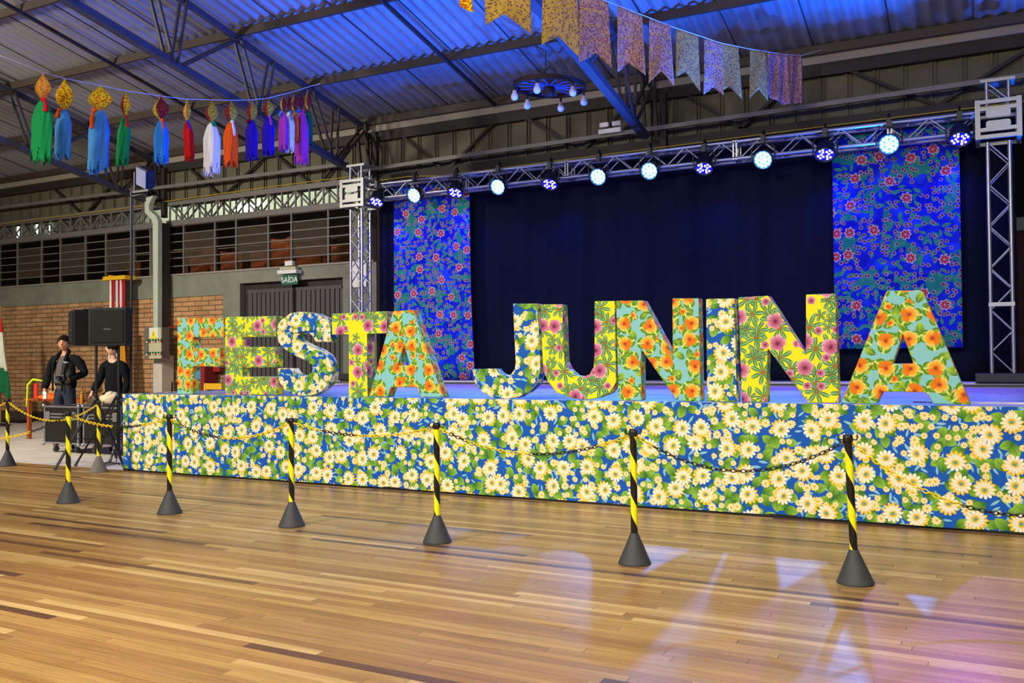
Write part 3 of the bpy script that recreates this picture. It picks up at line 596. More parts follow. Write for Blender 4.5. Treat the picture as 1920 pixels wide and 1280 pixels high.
# pale column with bracket head
t = thing('column', 'pale grey-green steel column with an angled bracket head', 'column', (-16.0, 13.9, 0))
cl = [PY(a_, b_, 13.72) for a_, b_ in ((271,371),(287,366),(279,383),(279,393),(292,404),(296,414),(295.5,615),(287.5,615),(286,420),(283,411),(271,398))]
MB().prism([[(q.x, q.z) for q in reversed(cl)]], 13.72, 13.84).build('flange', 'column', t, bevel=.006)
wa = PY(293, 600, 13.86).x; MB().bx(wa, wa+.13, 13.87, 14.12, 1.55, 4.45).build('web', 'colshade', t)
wa = PY(291.5, 700, 13.86).x; MB().bx(wa, wa+.27, 13.80, 14.12, 0, 1.55).build('lower_shaft', 'conc', t)
wa = PY(303, 480, 14.1).x; MB().bx(wa, wa+.10, 14.06, 14.165, 2.9, 4.42).build('downpipe', 'rail', t)
# electrical cabinet
t = thing('electrical_cabinet', 'cream and grey electrical cabinet with warning triangle fixed to the pale column', 'electrical box', (-16.0, 13.6, 1.45))
a = PY(279, 614, 13.5); b = PY(302, 672, 13.5)
MB().bx(a.x, b.x, 13.5, 13.70, b.z, a.z).build('cabinet_body', ['panelbox'], t, bevel=.006)
MB().bx(b.x+.002, b.x+.03, 13.5, 13.70, b.z-.0, a.z).build('side_wall', 'panelside', t)
MB().bx(a.x-.16, a.x-.005, 13.52, 13.6, b.z, a.z).build('open_door', 'panelside', t)
cx = (a.x+b.x)/2-.03; MB().prism([[(cx-.09, a.z-.24), (cx+.09, a.z-.24), (cx, a.z-.02)]], 13.49, 13.498).build('warning_triangle', 'leaf', t)
MB().bx(cx-.13, cx+.13, 13.494, 13.4995, a.z-.22, a.z-.005).build('warning_card', 'white', t)
mb = MB(); mb.prism([[(cx-.006, a.z-.2), (cx+.012, a.z-.15), (cx+.002, a.z-.15), (cx+.008, a.z-.09), (cx-.012, a.z-.155), (cx, a.z-.155)]], 13.484, 13.489); mb.build('bolt_mark', 'black', t)
for r in range(2):
    for k in range(6):
        x = a.x+.0+.085*k-.03; z = a.z-.28-.27*r
        q = MB().bx(x-.014, x+.014, 13.47, 13.498, z-.01, z+.03).build('breaker', 'flaggreen', t)
        MB().bx(x-.012, x+.012, 13.465, 13.498, z-.045, z-.012).build('breaker_lever', 'flagred' if k % 2 else 'white', q)

# ---------------------------------------------------------------- stage
t = thing('stage', 'long low stage wrapped in blue daisy-print cloth', 'stage', (-4.5, YS, 0))
MB().bx(-9.76, 4.5, YS+.02, 13.1, ZS-.08, ZS).build('deck', 'deck', t)
def skirt(u, v):
    X = -9.8+14.3*u; fl = .012*math.sin(X*3.1)+.008*math.sin(X*7.7+1)
    return Vector((X, YS+fl*(v)-.006, ZS+.008-(ZS-.015)*v))
mb = MB().grid(skirt, 220, 10)
mb.grid(lambda u, v: Vector((-9.8+.01*math.sin(9*u), YS+5*u, ZS+.008-(ZS-.01)*v)), 30, 8)
mb.grid(lambda u, v: Vector((-9.8+14.3*u, YS-.006+.07*v, ZS+.008)), 60, 1)
mb.grid(lambda u, v: Vector((-9.8+.12*v, YS+5*u, ZS+.006)), 30, 1)
sk = mb.build('cloth_skirt', 'daisy', t)
MB().bx(-9.8, 4.5, YS+.01, YS+.05, 0, .03).build('base_rail', 'black', t)
MB().bx(-.55, 4.5, 8.6, 8.66, ZS, ZS+.012).build('cable_cover', 'white', t)
t2 = thing('rear_platform', 'raised rear platform with a rounded edge at the back of the stage', 'platform', (-4.5, 13.2, .9))
mb = MB().bx(-11.0, 4.5, 13.12, 14.15, 0, 1.04); mb.build('platform_body', 'deck', t2)
MB().tube([(-11.0, 13.12, 1.02), (4.5, 13.12, 1.02)], .03, 10).build('rounded_nosing', 'aludull', t2)

# letters
def lz(p): q = PY(p[0], p[1], 8.0); return (q.x, q.z)
LET = [
 ('F', 'hib', 'first letter F in orange hibiscus print on pale teal, at the left end', [[(332,596),(419,596),(419,632),(361,632),(361,652),(412,652),(412,687),(361,687),(361,741),(332,741)]]),
 ('E', 'yel', 'letter E in yellow tropical print with pink flowers, second from left', [[(421.5,594),(517,592),(517,631),(454,632),(454,650),(517,650),(517,688.5),(454,689),(454,706),(518,706),(518,743),(422,743)]]),
 ('S', 'daisy', 'letter S in blue daisy print between the E and the T', [[(620,641),(591,641),(585,629),(574,624.4),(562.5,624.4),(557,631),(562,639),(579,647.4),(598.5,655.6),(611.7,665.4),(620,680),(622.5,697),(619,715),(605,732.7),(592,740),(579,743.8),(556,743),(544,738),(533,731),(524,718),(521,708),(520,690),(546,690),(554,700),(565.7,704.8),(575.6,704.8),(584.8,696.6),(585,685),(575.6,677),(549,665.4),(530,652.3),(522,642),(519,630),(519,612),(526,600),(543,587),(562.5,584),(588.7,586.7),(606.8,595),(616,604),(620,616)]]),
 ('T', 'yel', 'letter T in yellow tropical print with pink flowers, before the first A', [[(622.5,588),(726,583),(725.5,624),(688,625.5),(689,745.5),(654,745),(654,626.5),(622.5,627)]]),
 ('A', 'hib', 'first A, orange hibiscus print on teal, ending the first word beside the T', [[(736,583),(774,580.5),(831,747),(788,746.5),(781.7,726),(732.8,726),(725.6,746.5),(691.5,745.5)],[(756.8,647),(768,684),(744.8,685)]]),
 ('J', 'daisy', 'letter J in blue daisy print, first of the second word', [[(961,569),(1008,569),(1013,694),(1007.7,717),(992,736.6),(972.5,747),(950,750.6),(924.7,749),(902,736.6),(889.5,717),(884.8,691.6),(930,691),(933.7,697.8),(944,704),(957,702),(964.6,691.6),(966,677.5)]]),
 ('U', 'yel', 'letter U in yellow tropical print with pink flowers', [[(1012.5,570.6),(1054,570),(1058,677.5),(1065,691.6),(1079,704),(1093.4,706),(1104.7,701),(1111.7,688.8),(1114,666),(1114,564.4),(1152.5,563.6),(1155,717),(1144,736.6),(1121.6,749),(1096,753.4),(1068,749),(1042.8,735),(1026,714),(1017.5,694)]]),
 ('N', 'hib', 'first letter N, orange hibiscus print on pale teal, right of the U', [[(1154.5,563.6),(1206,563),(1260.8,665),(1260,558.8),(1310,558.8),(1314,756.2),(1270.6,756.2),(1202,655),(1203,755),(1158.7,754.5)]]),
 ('I', 'daisy', 'letter I in blue daisy print between the two N letters', [[(1323.5,560),(1377,558.8),(1381.7,757.7),(1325.5,757)]]),
 ('N', 'yel', 'second letter N, yellow tropical print with pink flowers', [[(1383.6,557),(1440.9,554),(1510.6,661.8),(1510.6,551.4),(1566.4,549.9),(1573,759.5),(1515,759.3),(1439.4,653),(1438,758.6),(1390.4,758)]]),
 ('A', 'hib', 'last letter A, large orange hibiscus print on teal, at the right end', [[(1662,544.5),(1724.4,543.6),(1731,547),(1734.8,555),(1820.8,763.2),(1749.6,761.8),(1739.8,740),(1735,735.5),(1654.6,734.5),(1644,761),(1576.5,760.8)],[(1693,629),(1712.5,681),(1674,681.7)]]),
]
for i, (ch, mt, lab, loops) in enumerate(LET):
    lp = [[lz(p) for p in l] for l in loops]
    zmin = min(z for x, z in lp[0]); dz = ZS+.010-zmin
    lp = [[(x, z+dz*(1 if z < 1.05 else 0)) for x, z in l] for l in lp]
    o = MB().prism(lp, 8.0, 8.135).build('letter_'+ch.lower(), mt, None, uvoff=(i*1.37, i*.61), bevel=.012, weld=True)
    tag(o, lab, 'letter')

# ---------------------------------------------------------------- backdrop and drapes
def curtain(name, mat, x0, x1, z0, z1, Y, amp, fr, label, cat, nu=200, flare=0.0, uvo=(0,0)):
    mb = MB()
    def fn(u, v):
        X = x0+(x1-x0)*u
        if flare: X += flare*(v**3)*u*(1 if x1 > x0 else 1)
        return Vector((X, Y+amp*math.sin(fr*X+.8*math.sin(1.3*X))+amp*.4*math.sin(2.7*fr*X+v), z1-(z1-z0)*v))
    mb.grid(fn, nu, 12)
    o = mb.build(name, mat, uvoff=uvo); s = o.modifiers.new('thickness', 'SOLIDIFY'); s.thickness = .004
    return tag(o, label, cat)
curtain('backdrop_curtain', 'cloth_black', -9.93, .42, 1.045, 4.66, 13.72, .05, 6.5, 'wide black backdrop curtain behind the whole stage', 'curtain', 360)
curtain('floral_drape', 'drape', -9.46, -7.86, 1.05, 4.52, 13.5, .012, 5, 'blue floral drape hanging at the left of the black backdrop', 'drape', 60, .09)
curtain('floral_drape', 'drape', -1.87, -.24, 1.5, 4.52, 13.5, .010, 5, 'blue floral drape hanging at the right of the black backdrop', 'drape', 60, 0, (2.3, .9))

# ---------------------------------------------------------------- stage truss
def box_truss(mbc, mbb, p, q, w=.25, step=.28, up=Vector((0,0,1))):
    p = Vector(p); q = Vector(q); d = (q-p).normalized(); L = (q-p).length
    a = d.cross(Vector((0,0,1)) if abs(d.z) < .9 else Vector((0,1,0))).normalized(); b = a.cross(d).normalized(); h = w/2
    cs = [a*h+b*h, a*h-b*h, -a*h-b*h, -a*h+b*h]
    for c in cs: mbc.tube([p+c, q+c], .024, 8)
    n = max(1, round(L/step)); st = L/n
    for i in range(4):
        c0, c1 = cs[i], cs[(i+1) % 4]
        for k in range(n):
            s0 = p+d*(st*k); s1 = p+d*(st*(k+1)); m = p+d*(st*(k+.5))
            if (k % 2) == (0 if i >= 2 else 1): mbb.tube([s0+c0, s1+c1], .011, 6)
            else: mbb.tube([s0+c1, s1+c0], .011, 6)
def tower(x, yc, label):
    t = thing('truss_tower', label, 'truss tower', (x, yc, 1.04))
    c = MB(); b = MB(); box_truss(c, b, (x, yc, 1.16), (x, yc, 4.15))
    c.build('chords', 'alu', t); b.build('braces', 'alu', t)
    c = MB(); b = MB(); box_truss(c, b, (x, yc, 4.68), (x, yc, 4.93), step=.25); c.build('top_chords', 'alu', t); b.build('top_braces', 'alu', t)
    MB().bx(x-.2, x+.2, yc-.15, yc+.15, 4.93, 4.97).build('top_plate', 'aludull', t)
    f = MB(); s = .235; z0, z1 = 4.17, 4.68
    for sx in (-1, 1):
        for sy in (-1, 1):
            f.bar((x+sx*s, yc+sy*s, z0), (x+sx*s, yc+sy*s, z1), .06)
    for z in (z0+.03, z0+.12, z1-.12, z1-.03):
        for sy in (-1, 1): f.bar((x-s, yc+sy*s, z), (x+s, yc+sy*s, z), .05)
        for sx in (-1, 1): f.bar((x+sx*s, yc-s, z), (x+sx*s, yc+s, z), .05)
    f.build('sleeve_block', 'aludull', t)
    for z in ((4.44, 4.54), (4.30, 4.40)):
        MB().prism([[(x-.14,z[0]+.02),(x-.12,z[0]),(x+.12,z[0]),(x+.14,z[0]+.02),(x+.14,z[1]-.02),(x+.12,z[1]),(x-.12,z[1]),(x-.14,z[1]-.02)]], yc-s-.03, yc-s-.015).build('hinge_plate', 'aludull', t)
    MB().bx(x-.32, x+.32, yc-.3, yc+.3, 1.042, 1.16).build('base_box', 'black', t, bevel=.01)
    MB().bx(x-.15, x+.15, yc-.15, yc+.15, 2.02, 2.07).build('splice_plate', 'alu', t)
    return t
TWY = 13.32
tower(-10.08, TWY, 'aluminium truss tower at the left end of the stage')
tower(.22, TWY, 'aluminium truss tower at the right end of the stage')
t = thing('lighting_truss', 'horizontal aluminium truss spanning the stage between both towers', 'truss', (-5, TWY, 4.43))
c = MB(); b = MB(); box_truss(c, b, (-9.8, TWY, 4.43), (-.03, TWY, 4.43)); c.build('chords', 'alu', t); b.build('braces', 'alu', t)
for x in (-7.9, -5.9, -3.2, -1.1):
    for dx in (0, .045):
        f = MB()
        for sz in (4.305, 4.555): f.bx(x+dx-.01, x+dx+.01, TWY-.15, TWY+.15, sz-.02, sz+.02)
        for sy in (-.135, .135): f.bx(x+dx-.01, x+dx+.01, TWY+sy-.015, TWY+sy+.015, 4.305, 4.555)
        f.build('splice_frame', 'alu', t)
t = thing('signal_lamp', 'red round lamp at the right edge beside the truss tower', 'lamp', (.62, 13.5, 4.8))
MB().lathe([(.07,0),(.09,.02),(.09,.12),(.05,.16)], (.62,13.5,4.78), 20, R=Matrix.Rotation(PI/2,3,'X')).build('housing', 'black', t)
MB().sphere((.62,13.48,4.78), (.07,.05,.07), 16).build('red_lens', 'redp', t)

# PAR lights: world positions under the truss
PARS = [(706,377,0),(777,366,1),(854,360,0),(934,350,1),(1031,344,0),(1122,331,1),(1218,320,1),(1320,314,0),(1431,299,1),(1547,288,0),(1667,270,1),(1800,259,0)]
WH = ['first from the left, against the left truss tower', 'second from the left, above the left drape', 'third from the left', 'fourth from the left', 'fifth from the left', 'sixth from the left', 'seventh from the left', 'fifth from the right', 'fourth from the right', 'third from the right, left of the right drape', 'second from the right, above the right drape', 'last on the right, beside the right truss tower']
def par(hot):
    t = thing('par_light', '', 'stage light', (0,0,0))
    D = Vector((0, -1, -.42)).normalized() if hot else Vector((.05, -.62, -1)).normalized()
    R = D.to_track_quat('Z', 'Y').to_matrix()
    MB().lathe([(.03,-.17),(.075,-.16),(.10,-.12),(.11,-.02),(.118,.0),(.118,.03),(.108,.03),(.105,.005)], (0,0,0), 24, R=R).build('housing', 'par', t)
    mb = MB(); mb.lathe([(0.001,.006),(.104,.006)], (0,0,0), 24, R=R); mb.build('lens_plate', 'plate_h' if hot else 'plate_d', t)
    pts = [(0,0)]+[(.042*math.cos(a*PI/3), .042*math.sin(a*PI/3)) for a in range(6)]+[(.08*math.cos(a*PI/6+.26), .08*math.sin(a*PI/6+.26)) for a in range(12)]
    mb = MB()
    for i, (a, b) in enumerate(pts):
        if not hot and (i == 0 or (i > 6 and i % 3 == 0)): continue
        mb.lathe([(.001,.020),(.012,.017),(.0175 if hot else .0135,.008)], R @ Vector((a, b, 0)), 10, R=R)
    mb.build('leds', 'led_hot' if hot else 'led_dim', t)
    mb = MB(); mb.tube([(-.135,0,-.01),(-.14,.0,.14),(-.1,0,.2),(.1,0,.2),(.14,0,.14),(.135,0,-.01)], .009, 6); mb.build('yoke', 'par', t)
    mb = MB(); mb.bx(-.025,.025,-.02,.02,.2,.3); mb.tube([(0,0,.29),(0,.05,.36),(0,.1,.3)], .014, 6); mb.build('clamp', 'black', t)
    return t
ph = par(True); pdm = par(False); used = set()
for i, (x, y, hot) in enumerate(PARS):
    p = PY(x, y, 13.12); lab = '%s stage light under the truss, %s' % ('bright cyan-white' if hot else 'dim violet-dotted', WH[i])
    src = ph if hot else pdm
    if hot not in used: used.add(hot); src.location = p; src.scale = (1.18,)*3; src['label'] = lab; src['group'] = 'stage lights along the truss'
    else: dup(src, p, lab, 'stage lights along the truss')
    if hot: spot('par_beam', p+Vector((0,-.06,-.04)), (p.x*.9-.2, 9.7, .9), 1050, 52, (.08,.28,1.0), .7, .05)
    else: spot('par_beam', p+Vector((0,-.02,-.06)), (p.x+.1, 11.5, .9), 900, 66, (.14,.06,1.0), .7, .05)
    spot('par_beam', p+Vector((0,.03,-.12)), (p.x, 13.9, 1.4), 45, 110, DEEP, .9, .05)
    if i in (9, 11): spot('par_beam', p+Vector((0,-.12,-.04)), (p.x+.8, 3.6, 0), 260, 34, (.38,.10,1.0), .5, .05)

# ---------------------------------------------------------------- barrier posts and chains
ZT = .905
def stanchion(cone):
    t = thing('barrier_post', '', 'barrier post', (0,0,0))
    MB().lathe([(.108,0),(.110,.008),(.105,.018),(.028,.2),(.026,.205)], (0,0,0), 32).build('cone_base', cone, t)
    mb = MB(); mb.lathe([(.0235, .205+.66*i/30) for i in range(31)], (0,0,0), 24); mb.build('striped_pole', 'tape', t)
    mb = MB(); mb.lathe([(.026,.855),(.03,.865),(.03,.885),(.027,.9),(.001,.904)], (0,0,0), 20); mb.build('cap', 'black', t)
    for k in range(4):
        a = k*PI/2+.3; d_ = Vector((math.cos(a), math.sin(a), 0))
        MB().tube([d_*.025+Vector((0,0,.872)), d_*.05+Vector((0,0,.868)), d_*.058+Vector((0,0,.885)), d_*.052+Vector((0,0,.9))], .005, 6).build('chain_hook', 'black', t)
    return t
PP = [(14,873),(185,885),(128,942),(318,962),(547,986),(820,1016),(1190,1056),(1604,1093)]
PL = ['striped barrier post at the left edge of the view, in front of the flags', 'striped barrier post with a worn grey cone in front of the speaker stands', 'striped barrier post on the wood floor in front of the flight case', 'striped barrier post standing before the left end of the stage, below the letter F', 'striped barrier post below the letter S', 'striped barrier post below the first letter A', 'striped barrier post below the first letter N', 'striped barrier post nearest the right edge, below the last letter A']
s0 = stanchion('rubber'); pos = []
for i, (x, y) in enumerate(PP):
    p = PZ(x, y, 0); pos.append(Vector((p.x, p.y, 0)))
    if i == 0: s0.location = pos[0]; s0['label'] = PL[0]; s0['group'] = 'striped barrier posts'; o = s0
    elif i == 1: o = stanchion('greycone'); o.location = pos[1]; o['label'] = PL[1]; o['group'] = 'striped barrier posts'
    else: o = dup(s0, pos[i], PL[i], 'striped barrier posts')
    o.rotation_euler.z = i*1.9
    if i == 7: o.rotation_euler = (0, -.035, i*0.0)
def chain(p, q, sag, secs, label, n=None):
    a = Vector(p); b = Vector(q); pts = cat_curve(a, b, sag, 60); L = sum((pts[i+1]-pts[i]).length for i in range(60))
    n = int(L/.031); cum = [0]
    for i in range(60): cum.append(cum[-1]+(pts[i+1]-pts[i]).length)
    def at(s):
        for i in range(60):
            if cum[i+1] >= s: return pts[i].lerp(pts[i+1], (s-cum[i])/(cum[i+1]-cum[i]))
        return pts[-1]
    t = thing('barrier_chain', label, 'chain', a, 'barrier chains'); cur = None; cb_ = MB()
    for k in range(n):
        s = L*(k+.5)/n; c = at(s); d = (at(min(L, s+.01))-at(max(0, s-.01))).normalized(); sd = d.cross(Vector((0,0,1))).normalized(); up = sd.cross(d)
        w = (sd*.85+up*.5).normalized() if k % 2 else (up*.85-sd*.5).normalized()
        lp = [c+d*(.020*math.cos(t))+w*(.0115*math.sin(t)) for t in [2*PI*j/10 for j in range(10)]]
        fr = k/n; black = any(u <= fr < v for u, v in secs)
        if black != cur and cur is not None: cb_.build('black_links' if cur else 'yellow_links', 'bchain' if cur else 'ychain', t); cb_ = MB()
        cur = black; cb_.tube(lp, .0036, 5, closed=True)
    cb_.build('black_links' if cur else 'yellow_links', 'bchain' if cur else 'ychain', t)
top = [v+Vector((0,0,.87)) for v in pos]; top[7] += Vector((-.03, 0, 0))
chain(top[3], top[4], .16, [(.08,.42)], 'plastic chain from the post below the F to the post below the S')
chain(top[4], top[5], .09, [(.22,.45)], 'plastic chain from the post below the S to the post below the first A')
chain(top[5], top[6], .17, [(.06,.16),(.5,.82)], 'plastic chain from the post below the first A to the post below the first N')
chain(top[6], top[7], .22, [(.10,1)], 'mostly black plastic chain between the two posts nearest the right edge')
chain(top[7], (1.05, 5.9, .87), .40, [(.35,.83)], 'yellow and black chain running from the rightmost post out of view at right')
chain(top[2], top[3], .10, [(0,.07),(.45,.72)], 'plastic chain from the post by the flight case to the post below the F')
chain(top[0], top[1], .24, [], 'yellow chain slung between the two rear posts at left')
chain(top[2], (-9.9, 5.5, .80), .22, [(0,.25),(.65,.9)], 'black and yellow chain from the post by the flight case towards the left edge')
chain(top[0], (-13.4, 7.3, .87), .2, [], 'yellow chain leaving the leftmost post towards the left edge')

# ---------------------------------------------------------------- wheel chandelier
wc = PY(1030, 162, 12.45); R0 = .56
t = thing('wheel_chandelier', 'wagon wheel chandelier with six bulbs hanging from the blue-lit roof', 'chandelier', wc)
rt_ = Matrix.Rotation(math.radians(3), 3, 'Y')
def wr(x, y, z): return wc + rt_ @ Vector((x, y, z))
mb = MB(); N = 48
for r0_, r1_, z0_, z1_ in ((R0-.05, R0, -.035, .035),):
    prof = [(r0_, z0_), (r1_, z0_), (r1_, z1_), (r0_, z1_)]
    vs = [wr(r*math.cos(2*PI*k/N), r*math.sin(2*PI*k/N), z) for k in range(N) for r, z in prof]
    mb.add(vs, [(k*4+j, k*4+(j+1) % 4, ((k+1) % N)*4+(j+1) % 4, ((k+1) % N)*4+j) for k in range(N) for j in range(4)])
mb.build('rim', 'rimwood', t)
MB().lathe([(.05,-.16),(.08,-.15),(.09,-.05),(.09,.09),(.07,.16),(.001,.16)], wc, 18, R=rt_).build('hub', 'rimwood', t)
for k in range(14):
    a = 2*PI*k/14; MB().tube([wr(.08*math.cos(a), .08*math.sin(a), 0), wr((R0-.04)*math.cos(a), (R0-.04)*math.sin(a), 0)], [.02, .013], 6).build('spoke', 'spoke', t)
for k in range(6):
    a = 2*PI*k/6+.62; p = wr((R0-.02)*math.cos(a), (R0-.02)*math.sin(a), -.035)
    bl = MB().lathe([(.018,0),(.02,-.06),(.02,-.075)], p, 10).build('socket', 'black', t)
    MB().lathe([(.026,-.07),(.036,-.115)], p, 12).build('bulb_neck', 'bulbneck', bl)
    MB().lathe([(.036,-.115),(.050,-.135),(.056,-.165),(.050,-.195),(.03,-.215),(.001,-.222)], p, 14).build('bulb', 'bulb', bl)
MB().tube([wr(-.1,0,.15), wr(-.1,0,.25), wr(0,0,.3), wr(.08,0,.24), wr(.1,0,.15)], .012, 6).build('handle_loop', 'black', t)
hp = Vector((wc.x-.22, 12.45, roofz(12.45)-.14))
MB().tube([wr(-.08,0,.2), wr(-.08,0,.55), hp], .008, 6).build('hanging_chain', 'black', t)
MB().tube([wr(.3,0,.04), wr(.3,.1,.4), Vector((wc.x+.3,12.45,roofz(12.45)-.14))], .003, 5).build('stay_wire', 'rail', t)

# ---------------------------------------------------------------- balloon pendants
G0, G1 = 9.5, 15.0
def gd(x): return 9.5 + (x-81)/(600-81)*5.5
GARL = [ # x, top y, body bottom y, tassel bottom y, body width px, face colours, tassel colour, ribbon colour, ribbon drop px, tilt
 (81,136,190,300,26,'ball_o','ball_o','green','red',24,0),(121,147,208,296,29,'ball_y','ball_y','blue','orange',16,0),(188,160,209,318,40,'ball_g','ball_y','blue','orange',36,0),
 (235,170,220,306,15,'ball_r','ball_y','green','red',22,1),(302,180,227,304,27,'ball_g','ball_r','blue2','orange',32,0),(351,186,229,300,12,'ball_o','ball_g','red2','violet',20,1),
 (397,187,232,324,22,'ball_r','ball_g','white','greenb',8,0),(433,188,230,310,20,'ball_r','ball_g','orange','white',28,1),(472,187,227,296,17,'ball_r','ball_g','indigo','crimson',6,1),
 (503,184,220,288,17,'ball_r','ball_g','indigo','magenta',18,1),(531,178,211,280,10,'ball_g','ball_r','magenta','blue',10,0),(542,176,211,283,9,'ball_r','ball_r','white','blue',18,0),
 (553,173,212,265,13,'ball_g','ball_r','orange','green',10,0),(565,172,208,304,10,'ball_r','ball_r','magenta','blue2',5,0),(578,166,208,270,12,'ball_y','ball_r','dgreen','crimson',6,0)]
TC = dict(green='1c9c54', blue='4c98e8', blue2='2f86f0', red='d8262c', red2='c01418', white='e4e4f0', orange='f05a1c', indigo='2814b0', magenta='a83cb0', dgreen='146a4c', crimson='8c1428', violet='3a24c8', greenb='1c8c6c')
TM = {k: mat_tassel(k+'_tassel', v) for k, v in TC.items()}
WN = ['first from the left', 'second from the left', 'third from the left, the widest', 'fourth from the left, seen edge-on', 'fifth from the left', 'sixth from the left, thin and with a red tassel', 'seventh, with the long white tassel', 'eighth, with an orange tassel and white ribbon', 'ninth, with an indigo tassel', 'tenth, indigo tassel with a magenta ribbon', 'first of the tight cluster at the right end', 'white one in the tight cluster', 'orange one in the tight cluster', 'long magenta one in the tight cluster', 'last at the right end, dark green tassel']
for i, (x, y0, y1, y2, w, ma, mb2, tc, rc, rd, edge) in enumerate(GARL):
    D = gd(x); s = D/F; p = PD(x, y0, D); hb = (y1-y0)*s; ht = (y2-y1)*s; ww = w*s/2
    cn = {'ball_o':'orange', 'ball_y':'yellow', 'ball_g':'olive-yellow', 'ball_r':'maroon'}[ma]; tn = {'blue2':'blue','red2':'red','dgreen':'dark green'}.get(tc, tc)
    t = thing('balloon_pendant', '%s balloon pendant with %s tassel, %s' % (cn, tn, WN[i]), 'party pendant', p, 'balloon pendants on the garland')
    mb = MB(); ns = 4; rows = 12; sw = ww*1.28; ang0 = -TH + (PI/4 if not edge else PI/4+.25)
    prof = [math.sin(PI*min(1, max(0, v)))**.85*(1-.18*(.5-v)) for v in [r/rows for r in range(rows+1)]]
    prof = [max(.05, (1-abs(2*(r/rows)**1.2-1)**1.6)**1.08) for r in range(rows+1)]
    for k in range(ns):
        a0 = ang0+2*PI*k/ns; a1 = ang0+2*PI*(k+1)/ns
        def fn(u, v, a0=a0, a1=a1):
            r = rows*v; j = min(rows-1, int(r)); q = prof[j]+(prof[j+1]-prof[j])*(r-j)
            A = Vector((math.cos(a0), math.sin(a0), 0)); B = Vector((math.cos(a1), math.sin(a1), 0)); c_ = A.lerp(B, u)*(1+.18*math.sin(PI*u))
            return p+c_*(sw*q*1.0)+Vector((0, 0, -hb*v))
        mb.grid(fn, 6, rows, mi=(0 if k % 2 == 0 else 1), uvf=lambda u, v, k=k: (u*ww*1.6+k*.7+i*.37, v*hb))
    mb.build('balloon', [ma, mb2], t)
    tx = {0: 3, 1: 3, 2: 4, 3: 6, 5: -4}.get(i, 0)*s
    strands = MB(); q0 = p+Vector((0, 0, -hb*.97)); rw = ht*(.19 if w > 15 else .15)*(1.0 if i < 5 else .95)
    rnd = random.Random(i)
    def tf(u, v, q0=q0, ht=ht, rw=rw, i=i):
        a = 2*PI*u; r = rw*(.25+.75*min(1, v*3.0)**.6)*(1+.09*math.sin(5*a+i)+.05*math.sin(11*a+7*v+i)); dz = ht*v
        if v > .9: dz *= 1+.075*math.sin(7*a+i*2)+.05*math.sin(13*a+i)
        return q0+Vector((r*math.cos(a)+tx*(-v*1.5), r*.7*math.sin(a), -dz))
    strands.grid(tf, 40, 16)
    for _ in range(16):
        a = rnd.uniform(0, 2*PI); r = rw*rnd.uniform(.6, .95); e = q0+Vector((r*math.cos(a)-tx*1.5, r*.7*math.sin(a), -ht*.93))
        strands.tube([e, e+Vector((rnd.uniform(-.01,.01), 0, -ht*rnd.uniform(.06,.16)))], [rw*.14, rw*.06], 5)
    strands.build('tassel', TM[tc], t)
    sx = 1 if i in (0, 3, 4, 5, 6, 7, 9, 11, 12) else -1; rl = rd*s; rb = MB(); rs = max(.018, rw*.27); side = Vector((math.cos(TH), math.sin(TH), 0))*sx
    fr = q0-Vector((math.sin(-TH), math.cos(TH), 0))*rw*.5
    rb.sphere(fr+side*rs*1.1+Vector((0,0,-.01)), (rs*1.1, rs*.7, rs*.8), 10)
    rb.tube([fr+side*rs*1.2, fr+side*(rs*1.9)+Vector((0,0,-rl*.5)), fr+side*rs*(2.1 if i % 2 else 1.6)+Vector((0,0,-rl))], [rs*.4, rs*.75, rs*1.05], 4)
    rb.build('ribbon_bow', TM[rc], t)
pts = [PD(-60,86,8.6), PD(0,104,gd(0))] + [PD(g[0], g[1], gd(g[0])) for g in GARL[:10]] + [PD(545,173,gd(545)), PD(578,163,gd(578)), PD(600,157,14.9)]
tag(MB().tube(pts, .004, 5).build('hanging_string', 'rope'), 'thin white cord carrying the balloon pendants below the roof at left', 'cord')

# ---------------------------------------------------------------- bunting flags
def bd(x): return 8.0+(x-950)/(1500-950)*5.2
BUN = [ # left x, right x, top-left y, top-right y, notch x, notch y, left tip y, right tip y, mat, label
 (906,994,-70,-48,946,28,45,66,'flagA','large cream-yellow flag at the left end of the bunting'),
 (1017,1083,-40,-24,1048,70,86,107,'flagA','cream-yellow bunting flag, second from the left'),
 (1087,1140,-14,4,1117,97,120,127,'flagB','pink-flecked striped bunting flag, third from the left'),
 (1158,1204,11,30,1178,117,135,143,'flagB','pink-flecked striped bunting flag, fourth, with the cord showing at its top left'),
 (1217,1257,34,49,1240,135,156,161,'flagB','pink-flecked striped bunting flag, fifth from the left'),
 (1268,1309,54,69,1285,135,147,170,'flagC','olive bunting flag between two blue gaps'),
 (1320,1353,71,82,1337,162,178,179,'flagB','pink striped flag overlapping the olive flag on its right'),
 (1349,1384,81,88,1367,162,172,187,'flagC','olive bunting flag overlapped by a striped flag on its left'),
 (1406,1436,93,98,1422,169,185,188,'flagC','narrow olive bunting flag left of the bunched end'),
 (1439,1476,98,103,1458,192,176,197,'flagD','folded pink-lilac bunting flag, left of the bunched pair'),
 (1470,1503,103,106,1490,192,192,197,'flagD','folded pink-lilac bunting flag at the right end of the bunting'),
]
